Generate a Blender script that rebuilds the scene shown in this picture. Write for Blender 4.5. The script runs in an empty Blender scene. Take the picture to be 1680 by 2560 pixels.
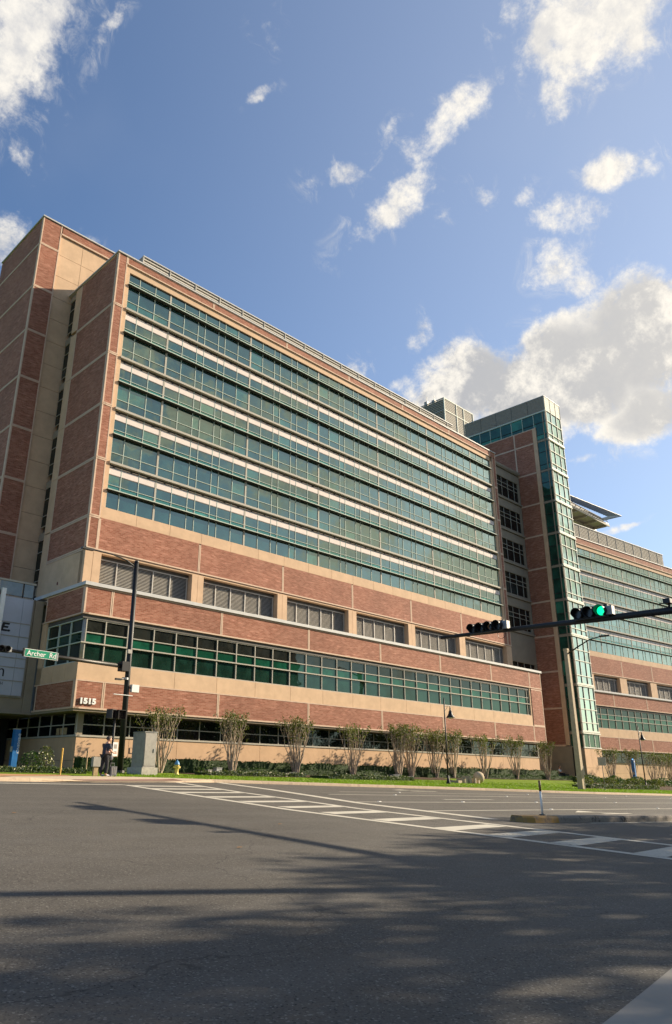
import bpy, math, random
from mathutils import Vector, Matrix
from math import radians, sin, cos, pi, atan2, hypot, sqrt
random.seed(7)
S = bpy.context.scene
COL = S.collection

# ------------------------------------------------------------------ camera
cd = bpy.data.cameras.new('camera'); cam = bpy.data.objects.new('camera', cd); COL.objects.link(cam)
r_ = Vector((0.72346687, -0.69024353, 0.01263134)); u_ = Vector((-0.24179316, -0.23620866, 0.94113843))
f_ = Vector((0.64663108, 0.68393665, 0.3377853))
m = Matrix((r_, u_, -f_)).transposed().to_4x4(); cam.matrix_world = m
cd.sensor_fit = 'VERTICAL'; cd.sensor_height = 36; cd.sensor_width = 36 * 672 / 1024
cd.lens = 36 * 1825.1 / 2560; cd.shift_x = (840 - 731.27) / 2560
cd.clip_start = .1; cd.clip_end = 3000
S.camera = cam

# ------------------------------------------------------------------ light, exposure
SUNV = Vector((10.4, -4.06, 5.04)).normalized()
sd = bpy.data.lights.new('sun', 'SUN'); sd.energy = 5.0; sd.angle = radians(.6); sd.color = (1, .85, .64)
sun = bpy.data.objects.new('sun', sd); COL.objects.link(sun)
sun.rotation_euler = SUNV.to_track_quat('Z', 'Y').to_euler()
S.view_settings.view_transform = 'Standard'; S.view_settings.look = 'None'
S.view_settings.exposure = 1.1; S.view_settings.gamma = 1
S.view_settings.use_curve_mapping = False

class NT:
    """tiny node-tree helper"""
    def __init__(s, nt): s.nt = nt; s.nt.nodes.clear()
    def n(s, t, **k):
        nd = s.nt.nodes.new(t)
        for a, b in k.items(): setattr(nd, a, b)
        return nd
    def l(s, a, b): s.nt.links.new(a, b)
    def put(s, sock, v):
        if isinstance(v, bpy.types.NodeSocket): s.l(v, sock)
        elif v is not None: sock.default_value = v
    def m(s, op, a, b=None, c=None, clamp=False):
        nd = s.n('ShaderNodeMath', operation=op, use_clamp=clamp)
        s.put(nd.inputs[0], a); s.put(nd.inputs[1], b); s.put(nd.inputs[2], c)
        return nd.outputs[0]
    def vm(s, op, a, b=None, sc=None):
        nd = s.n('ShaderNodeVectorMath', operation=op)
        s.put(nd.inputs[0], a); s.put(nd.inputs[1], b)
        if sc is not None: s.put(nd.inputs[3], sc)
        return nd.outputs['Value'] if op in ('DOT_PRODUCT', 'LENGTH', 'DISTANCE') else nd.outputs[0]
    def mix(s, f, a, b, typ='MIX'):
        nd = s.n('ShaderNodeMix', data_type='RGBA', blend_type=typ)
        s.put(nd.inputs[0], f); s.put(nd.inputs[6], c4(a)); s.put(nd.inputs[7], c4(b))
        return nd.outputs[2]
    def noise(s, vec, scale, detail=4, rough=.5, dist=0.):
        nd = s.n('ShaderNodeTexNoise'); s.put(nd.inputs['Vector'], vec)
        nd.inputs['Scale'].default_value = scale; nd.inputs['Detail'].default_value = detail
        nd.inputs['Roughness'].default_value = rough; nd.inputs['Distortion'].default_value = dist
        return nd.outputs['Fac']
    def ramp(s, v, a, b, lo=0., hi=1., interp='SMOOTHSTEP'):
        nd = s.n('ShaderNodeMapRange', interpolation_type=interp)
        s.put(nd.inputs[0], v)
        for i, q in zip((1, 2, 3, 4), (a, b, lo, hi)): nd.inputs[i].default_value = q
        return nd.outputs[0]
    def comb(s, x, y, z):
        nd = s.n('ShaderNodeCombineXYZ')
        for i, q in enumerate((x, y, z)): s.put(nd.inputs[i], q)
        return nd.outputs[0]
def c4(c):
    if isinstance(c, tuple) and len(c) == 3: return c + (1,)
    return c

# ------------------------------------------------------------------ sky with clouds (world directions)
CL = [
    ((0.174, 0.6201, 0.765), (-0.435, -6.224, 5.143), (-17.899, 2.764, 1.832), 1.3),
    ((0.1531, 0.6801, 0.717), (9.744, -5.675, 3.302), (-7.756, -7.961, 9.207), 1.0),
    ((0.2517, 0.5822, 0.7731), (-0.33, -20.584, 15.608), (-63.761, 10.669, 12.721), 0.62),
    ((0.2136, 0.7014, 0.68), (20.244, 2.892, -9.344), (27.228, -50.365, 43.401), 0.45),
    ((0.2324, 0.7631, 0.6031), (17.091, -8.969, 4.762), (-11.428, -11.628, 19.118), 1.0),
    ((0.3287, 0.7103, 0.6224), (50.222, -5.321, -20.453), (20.825, -70.529, 69.484), 0.6),
    ((0.4202, 0.5021, 0.7559), (25.705, -38.023, 10.967), (-62.249, -26.941, 52.495), 0.62),
    ((0.5304, 0.4831, 0.6966), (11.268, -14.678, 1.598), (-27.295, -17.379, 32.836), 0.62),
    ((0.5896, 0.4628, 0.6619), (3.613, -11.171, 4.593), (-21.653, 0.721, 18.785), 0.86),
    ((0.6317, 0.4141, 0.6553), (36.121, -45.266, -6.215), (-35.962, -36.635, 57.815), 0.66),
    ((0.5834, 0.357, 0.7295), (1.668, -11.969, 4.524), (-28.246, 3.882, 20.686), 0.72),
    ((0.5442, 0.4196, 0.7265), (-4.016, -32.223, 21.621), (-57.998, 26.217, 28.302), 0.52),
    ((0.6473, 0.365, 0.6692), (27.752, -37.082, -6.615), (-23.868, -24.351, 36.369), 0.5),
    ((0.6152, 0.1911, 0.7649), (6.123, -8.772, -2.733), (-7.175, -7.381, 7.615), 1.5),
    ((0.6359, 0.2473, 0.7311), (21.724, -31.106, -8.373), (-18.356, -18.831, 22.333), 0.8),
    ((0.7227, 0.2134, 0.6574), (6.565, -18.464, -1.224), (-27.003, -11.824, 33.52), 0.85),
    ((0.6862, 0.3049, 0.6605), (16.031, -43.132, 3.254), (-39.892, -11.306, 46.663), 0.58),
    ((0.721, 0.2829, 0.6325), (14.381, -14.361, -9.97), (-8.262, -21.484, 19.028), 0.72),
    ((0.7445, 0.299, 0.597), (7.19, -21.983, 2.043), (-17.832, -3.599, 24.04), 0.85),
    ((0.7648, 0.2914, 0.5746), (15.319, -27.147, -6.621), (-14.392, -14.599, 26.559), 0.7),
    ((0.6839, 0.4913, 0.5394), (3.393, -28.735, 21.869), (-27.532, 13.77, 22.364), 0.75),
    ((0.6422, 0.5635, 0.5196), (28.116, -30.88, -1.262), (-16.756, -16.849, 38.988), 0.85),
    ((0.6926, 0.5235, 0.4963), (21.365, -31.559, 3.472), (-34.721, -16.287, 65.625), 0.55),
    ((0.561, 0.2736, 0.7813), (47.901, -11.428, -30.388), (-1.014, -89.946, 32.227), 0.5),
    ((0.8054, 0.361, 0.4701), (1.9, -5.9, 1.28), (-6.1, 0.266, 10.2), 1.7),
    ((0.8285, 0.257, 0.4975), (1.234, -9.192, 2.693), (-6.0, 1.84, 9.0), 1.7),
    ((0.74, 0.4652, 0.4858), (4.448, -9.451, 2.274), (-8.6, -0.73, 13.8), 1.7),
    ((0.8566, 0.2881, 0.428), (3.4, -13.4, 2.25), (-9.5, 0.71, 18.5), 1.4),
    ((0.8575, 0.3448, 0.3818), (4.841, -13.933, 1.712), (-65.872, -4.239, 151.784), 0.42),
    ((0.8914, 0.3409, 0.2987), (11.374, -34.582, 5.519), (-67.024, 8.36, 190.503), 0.42),
    ((0.3904, 0.4578, 0.7988), (36.449, -2.809, -16.204), (7.663, -52.487, 26.336), 0.4),
    ((0.5547, 0.2438, 0.7955), (24.121, -30.715, -7.408), (-27.025, -27.825, 27.373), 0.5),
]
def far_cloud(c, ru, rv, s):
    c = Vector(c).normalized(); u = Vector((-c.y, c.x, 0)).normalized(); v = c.cross(u); return (tuple(c), tuple(u / ru), tuple(v / rv), s)
CL += [far_cloud((.86, -.44, .24), .36, .15, .95), far_cloud((.88, -.36, .42), .22, .10, .8), far_cloud((.70, -.60, .42), .16, .05, .6), far_cloud((.50, -.72, .44), .16, .08, 1.1), far_cloud((.36, -.82, .38), .16, .06, 1.1), far_cloud((.66, -.66, .38), .14, .06, 1.), far_cloud((.62, -.66, .50), .10, .05, .75), far_cloud((.40, -.76, .54), .10, .04, .7), far_cloud((.72, -.62, .30), .16, .06, .8)]
W = bpy.data.worlds.new('World'); S.world = W; W.use_nodes = True
t = NT(W.node_tree)
out = t.n('ShaderNodeOutputWorld'); bg = t.n('ShaderNodeBackground'); t.l(bg.outputs[0], out.inputs[0])
sky = t.n('ShaderNodeTexSky', sky_type='NISHITA'); sky.sun_disc = False
sky.sun_elevation = math.asin(SUNV.z); sky.sun_rotation = atan2(SUNV.x, SUNV.y)
sky.air_density = 1.0; sky.dust_density = .9; sky.ozone_density = 2.2; sky.altitude = 0
tc = t.n('ShaderNodeTexCoord'); d = t.vm('NORMALIZE', tc.outputs['Generated'])
sep = t.n('ShaderNodeSeparateXYZ'); t.l(d, sep.inputs[0])
warp = t.n('ShaderNodeTexNoise'); t.l(d, warp.inputs['Vector']); warp.inputs['Scale'].default_value = 7.; warp.inputs['Detail'].default_value = 3.
dw = t.vm('ADD', d, t.vm('SCALE', t.vm('SUBTRACT', warp.outputs['Color'], (.5, .5, .5)), sc=.085))
cov = None
for c, U, V, s in CL:
    df = t.vm('SUBTRACT', dw, c)
    a = t.vm('DOT_PRODUCT', df, U); b = t.vm('DOT_PRODUCT', df, V)
    q = t.m('MULTIPLY_ADD', b, b, t.m('MULTIPLY', a, a))
    e = t.m('MAXIMUM', t.m('MULTIPLY', t.m('SUBTRACT', 1., q), s), -1.)
    cov = e if cov is None else t.m('MAXIMUM', cov, e)
# broad cumulus elsewhere in the sky (behind the viewer and to the sides)
lowf = t.noise(d, 2.3, 4, .55)
behind = t.ramp(sep.outputs[1], .22, .02, 0, 1)
gen = t.m('MULTIPLY_ADD', t.m('SUBTRACT', lowf, .53), 5.5, t.m('MULTIPLY', t.m('SUBTRACT', 1., behind), -3.))
cov = t.m('MAXIMUM', cov, t.m('MINIMUM', gen, .8))
n1 = t.noise(d, 15., 12, .68, .12); n2 = t.noise(d, 7., 6, .6)
n5 = t.noise(d, 48., 8, .7); n1 = t.m('ADD', t.m('MULTIPLY', n1, .56), t.m('ADD', t.m('MULTIPLY', n2, .30), t.m('MULTIPLY', n5, .14)))
dens = t.m('ADD', t.m('MULTIPLY', cov, .86), t.m('MULTIPLY', t.m('SUBTRACT', n1, .535), 4.6))
alpha = t.m('POWER', t.ramp(dens, .0, .80, 0, 1.), 1.15)
st_ = t.noise(t.vm('MULTIPLY', t.vm('ADD', dw, t.vm('SCALE', warp.outputs['Color'], sc=.05)), (1., 2.2, 1.5)), 11., 10, .72, .6)
wisp = t.m('MULTIPLY', t.ramp(st_, .50, .74), t.ramp(cov, -.85, .3, 0, .5))
alpha = t.m('MAXIMUM', alpha, wisp)
# relief: the same noise sampled a little towards the sun
dsun = t.vm('ADD', d, tuple(SUNV * .022 + Vector((0, 0, .008))))
n3 = t.noise(dsun, 15., 12, .68, .12)
n4 = t.noise(t.vm('ADD', d, tuple(SUNV * .05 + Vector((0, 0, .03)))), 5., 5, .55)
thick = t.ramp(t.m('ADD', t.m('MULTIPLY', cov, 1.05), t.m('MULTIPLY', t.m('SUBTRACT', n4, .5), 1.9)), .3, 1.1, 0, 1)
lit = t.ramp(t.m('SUBTRACT', n1, n3), -.16, .14, 0, 1)
ccol = t.mix(lit, (5.3, 5.3, 5.4), (8.0, 7.6, 6.9))
grey = t.mix(t.ramp(t.m('ADD', n4, t.m('MULTIPLY', t.m('SUBTRACT', n1, n3), .9)), .40, .62), (3.2, 3.35, 3.7), (7.8, 7.4, 6.7))
el = t.ramp(sep.outputs[2], .78, .5, 0., .82)
ccol = t.mix(t.m('MULTIPLY', thick, el), ccol, grey)
sn = t.m('POWER', t.m('MAXIMUM', t.vm('DOT_PRODUCT', d, tuple(SUNV)), 0.), 5.)
ccol = t.mix(t.m('MULTIPLY', sn, .5), ccol, (11., 10., 8.2))
skyc = t.mix(1., sky.outputs[0], (1.03, 1.22, 1.40), 'MULTIPLY')
veil = t.m('ADD', t.m('MULTIPLY', t.ramp(t.noise(d, 3.1, 4, .5), .45, .75), .06), t.m('MULTIPLY_ADD', t.m('POWER', t.m('MAXIMUM', t.vm('DOT_PRODUCT', d, tuple(SUNV)), 0.), 2.0), .50, .0))
skyc = t.mix(veil, skyc, (5.6, 5.9, 6.5))
fin = t.mix(alpha, skyc, ccol)
t.l(fin, bg.inputs[0]); bg.inputs[1].default_value = .06

# ------------------------------------------------------------------ materials
def newmat(name):
    mt = bpy.data.materials.new(name); mt.use_nodes = True
    return mt, NT(mt.node_tree)
def P(t, base, rough=.6, metal=0., spec=.5, bump=None, bstr=.3, bdist=.02, emis=None, estr=0):
    o = t.n('ShaderNodeOutputMaterial'); p = t.n('ShaderNodeBsdfPrincipled'); t.l(p.outputs[0], o.inputs[0])
    t.put(p.inputs['Base Color'], c4(base)); t.put(p.inputs['Roughness'], rough); t.put(p.inputs['Metallic'], metal)
    p.inputs['Specular IOR Level'].default_value = spec
    if emis: p.inputs['Emission Color'].default_value = c4(emis); p.inputs['Emission Strength'].default_value = estr
    if bump is not None:
        b = t.n('ShaderNodeBump'); b.inputs['Strength'].default_value = bstr; b.inputs['Distance'].default_value = bdist
        t.l(bump, b.inputs['Height']); t.l(b.outputs[0], p.inputs['Normal'])
    return p
def pos(t): return t.n('ShaderNodeNewGeometry').outputs['Position']
def rnd(t): return t.n('ShaderNodeObjectInfo').outputs['Random']
def simple(name, col, rough=.6, metal=0., var=.12, scale=3., spec=.5):
    mt, t = newmat(name); nz = t.noise(pos(t), scale, 5, .6)
    f = t.ramp(nz, .3, .7)
    P(t, t.mix(f, tuple(c * (1 - var) for c in col), tuple(c * (1 + var) for c in col)), rough, metal, spec)
    return mt
def wall_uv(t):
    g = t.n('ShaderNodeNewGeometry'); tg = t.vm('CROSS_PRODUCT', g.outputs['True Normal'], (0, 0, 1))
    u = t.vm('DOT_PRODUCT', g.outputs['Position'], tg)
    s = t.n('ShaderNodeSeparateXYZ'); t.l(g.outputs['Position'], s.inputs[0])
    return u, s.outputs[2], g.outputs['Position']
def brickmat(name, ca, cb, cm):
    mt, t = newmat(name); u, v, p = wall_uv(t)
    b = t.n('ShaderNodeTexBrick'); t.l(t.comb(u, v, 0.), b.inputs['Vector'])
    b.inputs['Color1'].default_value = c4(ca); b.inputs['Color2'].default_value = c4(cb); b.inputs['Mortar'].default_value = c4(cm)
    b.inputs['Scale'].default_value = 1.; b.inputs['Brick Width'].default_value = .30; b.inputs['Row Height'].default_value = .10
    b.inputs['Mortar Size'].default_value = .009; b.inputs['Mortar Smooth'].default_value = .2; b.inputs['Bias'].default_value = -.2
    st = t.noise(t.comb(t.m('MULTIPLY', u, .9), t.m('MULTIPLY', v, 7.), 0.), 1., 4, .7)
    big = t.noise(p, .35, 4, .6)
    c = t.mix(t.ramp(st, .52, .72), b.outputs[0], tuple(min(1, q * 1.35 + .03) for q in cb))
    c = t.mix(1., c, t.mix(t.ramp(big, .3, .7), (.88, .88, .88), (1.08, 1.08, 1.08)), 'MULTIPLY')
    dirt = t.noise(t.comb(t.m('MULTIPLY', u, 1.6), t.m('MULTIPLY', v, .12), 3.), 1., 5, .65)
    c = t.mix(t.ramp(dirt, .55, .85, 0, .3), c, tuple(q * .62 for q in ca))
    P(t, c, .85, bump=b.outputs['Fac'], bstr=.5, bdist=-.006, spec=.3)
    return mt
def precastmat(name, col):
    mt, t = newmat(name); u, v, p = wall_uv(t)
    n = t.noise(p, 1.1, 6, .65); st = t.noise(t.comb(t.m('MULTIPLY', u, 2.2), t.m('MULTIPLY', v, .16), 0.), 1., 5, .65)
    c = t.mix(t.ramp(n, .3, .7), tuple(q * .9 for q in col), tuple(q * 1.07 for q in col))
    c = t.mix(t.ramp(st, .56, .86, 0, .3), c, tuple(q * .62 for q in col))
    c = t.mix(t.m('MULTIPLY', rnd(t), .12), c, tuple(q * .8 for q in col))
    P(t, c, .85, bump=t.noise(p, 30, 3), bstr=.12, spec=.3)
    return mt
def glassmat(name, deep, blind, tint, refl=.2, pb=.82, tilt=.004, gain=.95):
    """coated green glass: dark room or drawn blind behind a strong mirror skin"""
    mt, t = newmat(name); r = rnd(t); p = pos(t)
    o = t.n('ShaderNodeOutputMaterial'); mx = t.n('ShaderNodeMixShader'); t.l(mx.outputs[0], o.inputs[0])
    df = t.n('ShaderNodeBsdfDiffuse'); gl = t.n('ShaderNodeBsdfGlossy'); gl.inputs['Roughness'].default_value = .015
    room = t.noise(t.vm('ADD', p, t.comb(t.m('MULTIPLY', r, 40.), 0., 0.)), .9, 3, .6)
    fb = t.m('MULTIPLY', t.ramp(r, pb, pb + .05), t.ramp(room, .3, .6, .45, 1.))
    c = t.mix(fb, t.mix(t.ramp(room, .35, .7), deep, tuple(q * 2.1 for q in deep)), blind)
    t.l(c, df.inputs[0]); gl.inputs[0].default_value = c4(tint)
    wv = t.n('ShaderNodeTexNoise'); wv.inputs['Scale'].default_value = .8; wv.inputs['Detail'].default_value = 2.
    t.l(t.vm('ADD', p, t.comb(0., 0., t.m('MULTIPLY', r, 90.))), wv.inputs['Vector'])
    g = t.n('ShaderNodeNewGeometry')
    nn = t.vm('NORMALIZE', t.vm('ADD', g.outputs['Normal'], t.vm('SCALE', t.vm('SUBTRACT', wv.outputs['Color'], (.5, .5, .5)), sc=tilt * 6)))
    t.l(nn, gl.inputs['Normal'])
    fr = t.n('ShaderNodeFresnel'); fr.inputs['IOR'].default_value = 1.55
    t.l(t.m('ADD', t.m('MULTIPLY', fr.outputs[0], gain), refl, clamp=True), mx.inputs[0])
    t.l(df.outputs[0], mx.inputs[1]); t.l(gl.outputs[0], mx.inputs[2])
    return mt
M = {}
M['brick'] = brickmat('brick', (.235, .078, .043), (.36, .158, .102), (.31, .205, .14))
M['trim'] = simple('trim', (.54, .385, .275), .8, var=.08)
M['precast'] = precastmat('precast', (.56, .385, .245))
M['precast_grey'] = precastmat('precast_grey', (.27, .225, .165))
M['base'] = precastmat('base', (.54, .355, .215))
M['core'] = simple('core', (.22, .2, .18), .9)
M['glass'] = glassmat('glass', (.006, .026, .024), (.03, .12, .095), (.58, .68, .555), .06, .80, .0075, 4.2)
M['glass_pod'] = glassmat('glass_pod', (.006, .02, .014), (.01, .035, .022), (.50, .68, .56), .05, .9, .003)
M['glass_pod_dark'] = glassmat('glass_pod_dark', (.012, .013, .011), (.012, .013, .011), (.48, .6, .52), .04, .9, .003)
M['glass_pod_green'] = glassmat('glass_pod_green', (.006, .046, .026), (.007, .055, .03), (.50, .68, .56), .05, .5, .003)
M['glass_black'] = glassmat('glass_black', (.004, .005, .005), (.02, .03, .03), (.5, .6, .6), .04, .9, .003)
M['spandrel'] = glassmat('spandrel', (.02, .11, .085), (.02, .13, .10), (.56, .72, .60), .08, .3, .003, 2.0)
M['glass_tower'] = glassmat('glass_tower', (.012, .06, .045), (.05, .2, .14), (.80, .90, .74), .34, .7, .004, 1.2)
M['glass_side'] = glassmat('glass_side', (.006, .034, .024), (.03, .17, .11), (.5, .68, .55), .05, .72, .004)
M['white_panel'] = simple('white_panel', (.66, .58, .53), .8, var=.04, spec=.15)
M['alu'] = simple('alu', (.40, .37, .31), .75, .0, .05, spec=.15)
M['alu_green'] = simple('alu_green', (.44, .50, .43), .75, .0, .05, spec=.15)
M['alu_white'] = simple('alu_white', (.64, .65, .56), .7, .0, .03, spec=.2)
M['louvre'] = simple('louvre', (.44, .41, .36), .5, .0, .08)
M['screen'] = simple('screen', (.30, .275, .235), .85, .0, .06, spec=.08)
M['screen_light'] = simple('screen_light', (.44, .41, .355), .85, .0, .06, spec=.08)
M['screen_back'] = simple('screen_back', (.11, .105, .095), .7, .0, .1)
M['metal_in_shade'] = simple('metal_in_shade', (.035, .038, .034), .5)  # near black: the shade under the sunshade blade is put into the colour
M['dark'] = simple('dark', (.012, .012, .012), .7)
M['metal_cap'] = simple('metal_cap', (.46, .455, .44), .6, .0, .05, spec=.3)
M['grey_panel'] = simple('grey_panel', (.40, .42, .48), .45, 0, .05, 1.)
M['joint_dark'] = simple('joint_dark', (.07, .062, .052), .7)
M['black_metal'] = simple('black_metal', (.012, .013, .014), .55, .2, .15)
M['bronze_metal'] = simple('bronze_metal', (.035, .032, .028), .45, .4, .2)
M['galv'] = simple('galv', (.30, .30, .29), .5, .4, .12, 14)
M['white_paint'] = simple('white_paint', (.75, .74, .70), .5, 0, .05)
M['concrete'] = simple('concrete', (.42, .38, .32), .9, 0, .15, 5)
M['cabinet'] = simple('cabinet', (.32, .30, .265), .5, .2, .12, 4)
M['yellow'] = simple('yellow', (.62, .36, .05), .6)
M['green_sign'] = simple('green_sign', (.0, .23, .12), .4, 0, .05)
M['hyd_yellow'] = simple('hyd_yellow', (.72, .55, .16), .5, 0, .15, 9)
M['hyd_blue'] = simple('hyd_blue', (.06, .22, .42), .5)
M['pylon_blue'] = simple('pylon_blue', (.012, .12, .33), .4)
M['wood'] = simple('wood', (.36, .25, .13), .8, 0, .2, 8)
M['brown_post'] = simple('brown_post', (.16, .085, .03), .6)
M['stone'] = simple('stone', (.46, .37, .25), .9, 0, .1, 4)
M['skin'] = simple('skin', (.50, .27, .18), .55, 0, .05)
M['navy'] = simple('navy', (.018, .024, .045), .8, 0, .2, 12)
M['trouser'] = simple('trouser', (.016, .016, .02), .85, 0, .2, 12)
M['cloth_white'] = simple('cloth_white', (.7, .68, .65), .8)
M['hair'] = simple('hair', (.06, .045, .04), .7, 0, .3, 30)
M['bag_grey'] = simple('bag_grey', (.11, .11, .12), .7, 0, .2, 15)
M['truncated'] = simple('truncated', (.17, .06, .045), .9, 0, .15, 6)
M['glass_rail'] = glassmat('glass_rail', (.07, .075, .07), (.07, .075, .07), (.7, .75, .72), .06, .9)
def emis(name, col, st):
    mt, t = newmat(name); P(t, tuple(c * .3 for c in col), .3, emis=col, estr=st); return mt
M['green_lamp'] = emis('green_lamp', (.0, 1., .36), .75)
M['blue_lamp'] = emis('blue_lamp', (.1, .4, 1.), 1.2)
M['amber_dim'] = simple('amber_dim', (.28, .11, .03), .4)
M['lens_off'] = simple('lens_off', (.012, .008, .007), .25)
mt, t = newmat('net'); o_ = t.n('ShaderNodeOutputMaterial'); mx_ = t.n('ShaderNodeMixShader'); mx_.inputs[0].default_value = .85
d_ = t.n('ShaderNodeBsdfDiffuse'); d_.inputs[0].default_value = (.24, .27, .30, 1); tp_ = t.n('ShaderNodeBsdfTransparent'); t.l(tp_.outputs[0], mx_.inputs[1]); t.l(d_.outputs[0], mx_.inputs[2]); t.l(mx_.outputs[0], o_.inputs[0]); M['net'] = mt
# bark / leaves
def leafmat(name, a, b, c=None, sc=1.2):
    mt, t = newmat(name); p = pos(t)
    o = t.n('ShaderNodeOutputMaterial'); mx = t.n('ShaderNodeMixShader'); mx.inputs[0].default_value = .28
    nz = t.noise(p, sc, 3, .6); hf = t.noise(p, 19., 2, .6)
    col = t.mix(t.ramp(nz, .3, .7), a, b)
    col = t.mix(t.ramp(hf, .45, .75, 0, .8), col, c if c else tuple(q * 1.9 for q in b))
    df = t.n('ShaderNodeBsdfPrincipled'); df.inputs['Roughness'].default_value = .55; df.inputs['Specular IOR Level'].default_value = .25
    tr = t.n('ShaderNodeBsdfTranslucent'); t.l(col, df.inputs['Base Color']); t.l(t.mix(1., col, (1.2, 1.5, .5), 'MULTIPLY'), tr.inputs[0])
    t.l(df.outputs[0], mx.inputs[1]); t.l(tr.outputs[0], mx.inputs[2]); t.l(mx.outputs[0], o.inputs[0])
    return mt
M['leaf'] = leafmat('leaf', (.05, .062, .015), (.105, .11, .028))
M['leaf_hedge'] = leafmat('leaf_hedge', (.018, .040, .012), (.045, .075, .02))
M['leaf_cover'] = leafmat('leaf_cover', (.05, .075, .022), (.085, .105, .035), (.17, .17, .085))
M['leaf_oak'] = leafmat('leaf_oak', (.02, .045, .012), (.04, .07, .02))
M['grass'] = leafmat('grass', (.12, .19, .012), (.19, .27, .018), (.22, .30, .025), .5)
M['flower'] = simple('flower', (.62, .58, .42), .7)
M['bark'] = simple('bark', (.36, .28, .20), .85, 0, .3, 9)
M['bark_dark'] = simple('bark_dark', (.09, .07, .05), .9, 0, .3, 5)
mt, t = newmat('lawn'); p = pos(t); n = t.noise(p, .5, 5, .6); n2 = t.noise(p, 25, 3, .7)
c = t.mix(t.ramp(n, .3, .7), (.10, .16, .010), (.15, .22, .016)); c = t.mix(t.ramp(n2, .4, .7, 0, .6), c, (.2, .27, .03))
P(t, c, .9, bump=n2, bstr=.6, bdist=.05, spec=.1); M['lawn'] = mt
mt, t = newmat('mulch'); p = pos(t); n = t.noise(p, 22, 4, .7)
P(t, t.mix(t.ramp(n, .35, .7), (.045, .03, .02), (.12, .08, .05)), .95, bump=n, bstr=.8, bdist=.04, spec=.1); M['mulch'] = mt
# asphalt
mt, t = newmat('asphalt'); p = pos(t)
agg = t.n('ShaderNodeTexVoronoi'); t.l(p, agg.inputs['Vector']); agg.inputs['Scale'].default_value = 75.
fine = t.noise(p, 55., 3, .75); big = t.noise(p, .22, 5, .6); mid = t.noise(p, 1.6, 5, .65)
sepc = t.n('ShaderNodeSeparateColor'); t.l(agg.outputs['Color'], sepc.inputs[0])
c = t.mix(t.ramp(fine, .3, .72), (.046, .041, .034), (.110, .099, .083))
c = t.mix(t.ramp(sepc.outputs[0], .88, .99), c, (.17, .16, .14)); c = t.mix(t.ramp(sepc.outputs[1], .9, .97), c, (.018, .017, .016))
c = t.mix(1., c, t.mix(t.ramp(big, .3, .7), (.84, .84, .84), (1.13, 1.13, 1.12)), 'MULTIPLY')
c = t.mix(1., c, t.mix(t.ramp(mid, .3, .7), (.92, .92, .92), (1.07, 1.07, 1.07)), 'MULTIPLY')
# tyre-polished wheel tracks along the lanes, tar seams
s3 = t.n('ShaderNodeSeparateXYZ'); t.l(p, s3.inputs[0])
wob = t.noise(p, .35, 3, .5)
tr = t.m('SINE', t.m('MULTIPLY_ADD', s3.outputs[1], 3.49, t.m('MULTIPLY', wob, 2.)))
c = t.mix(t.ramp(tr, .2, 1., 0, .16), c, (.115, .108, .097))
cr = t.n('ShaderNodeTexVoronoi', feature='DISTANCE_TO_EDGE'); cr.inputs['Scale'].default_value = .16
pw = t.n('ShaderNodeTexNoise'); t.l(p, pw.inputs['Vector']); pw.inputs['Scale'].default_value = .9; pw.inputs['Detail'].default_value = 6
t.l(t.vm('ADD', p, t.vm('SCALE', pw.outputs['Color'], sc=1.3)), cr.inputs['Vector'])
c = t.mix(t.m('MULTIPLY', t.ramp(cr.outputs['Distance'], .0022, .0008), .6), c, (.015, .014, .013))
P(t, c, t.ramp(fine, .3, .7, .72, .92), bump=t.m('ADD', fine, t.m('MULTIPLY', sepc.outputs[2], .5)), bstr=.5, bdist=.006, spec=.35); M['asphalt'] = mt
def paintmat(name, col, wear):
    mt, t = newmat(name); p = pos(t); n = t.noise(p, 14., 6, .75); n2 = t.noise(p, 1.3, 4, .6)
    w = t.ramp(t.m('ADD', n, t.m('MULTIPLY', n2, .5)), wear, wear + .16)
    c = t.mix(t.ramp(n2, .3, .7), tuple(q * .85 for q in col), col)
    P(t, t.mix(w, c, (.085, .08, .07)), .75, spec=.3); return mt
M['paint'] = paintmat('paint', (.52, .485, .40), .88)
M['paint_worn'] = paintmat('paint_worn', (.48, .45, .37), .80)
M['paint_bar'] = paintmat('paint_bar', (.24, .225, .195), .97)
def kerbmat(name, a, b, dark):
    mt, t = newmat(name); p = pos(t); n = t.noise(p, 2.2, 6, .7); n2 = t.noise(p, 18, 4, .7)
    c = t.mix(t.ramp(n, .35, .65), a, b); c = t.mix(t.ramp(t.m('ADD', n, t.m('MULTIPLY', n2, .3)), .62, .85), c, dark)
    P(t, c, .9, bump=n2, bstr=.4, bdist=.01, spec=.2); return mt
M['kerb'] = kerbmat('kerb', (.40, .31, .215), (.50, .395, .28), (.3, .22, .16))
M['sidewalk'] = kerbmat('sidewalk', (.44, .355, .25), (.52, .42, .30), (.4, .32, .24))
M['pavers'] = kerbmat('pavers', (.42, .22, .11), (.50, .28, .15), (.33, .17, .09))
M['median'] = kerbmat('median', (.20, .175, .145), (.30, .265, .22), (.05, .045, .04))
M['median_yellow'] = kerbmat('median_yellow', (.34, .20, .05), (.26, .19, .12), (.10, .08, .06))

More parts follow.
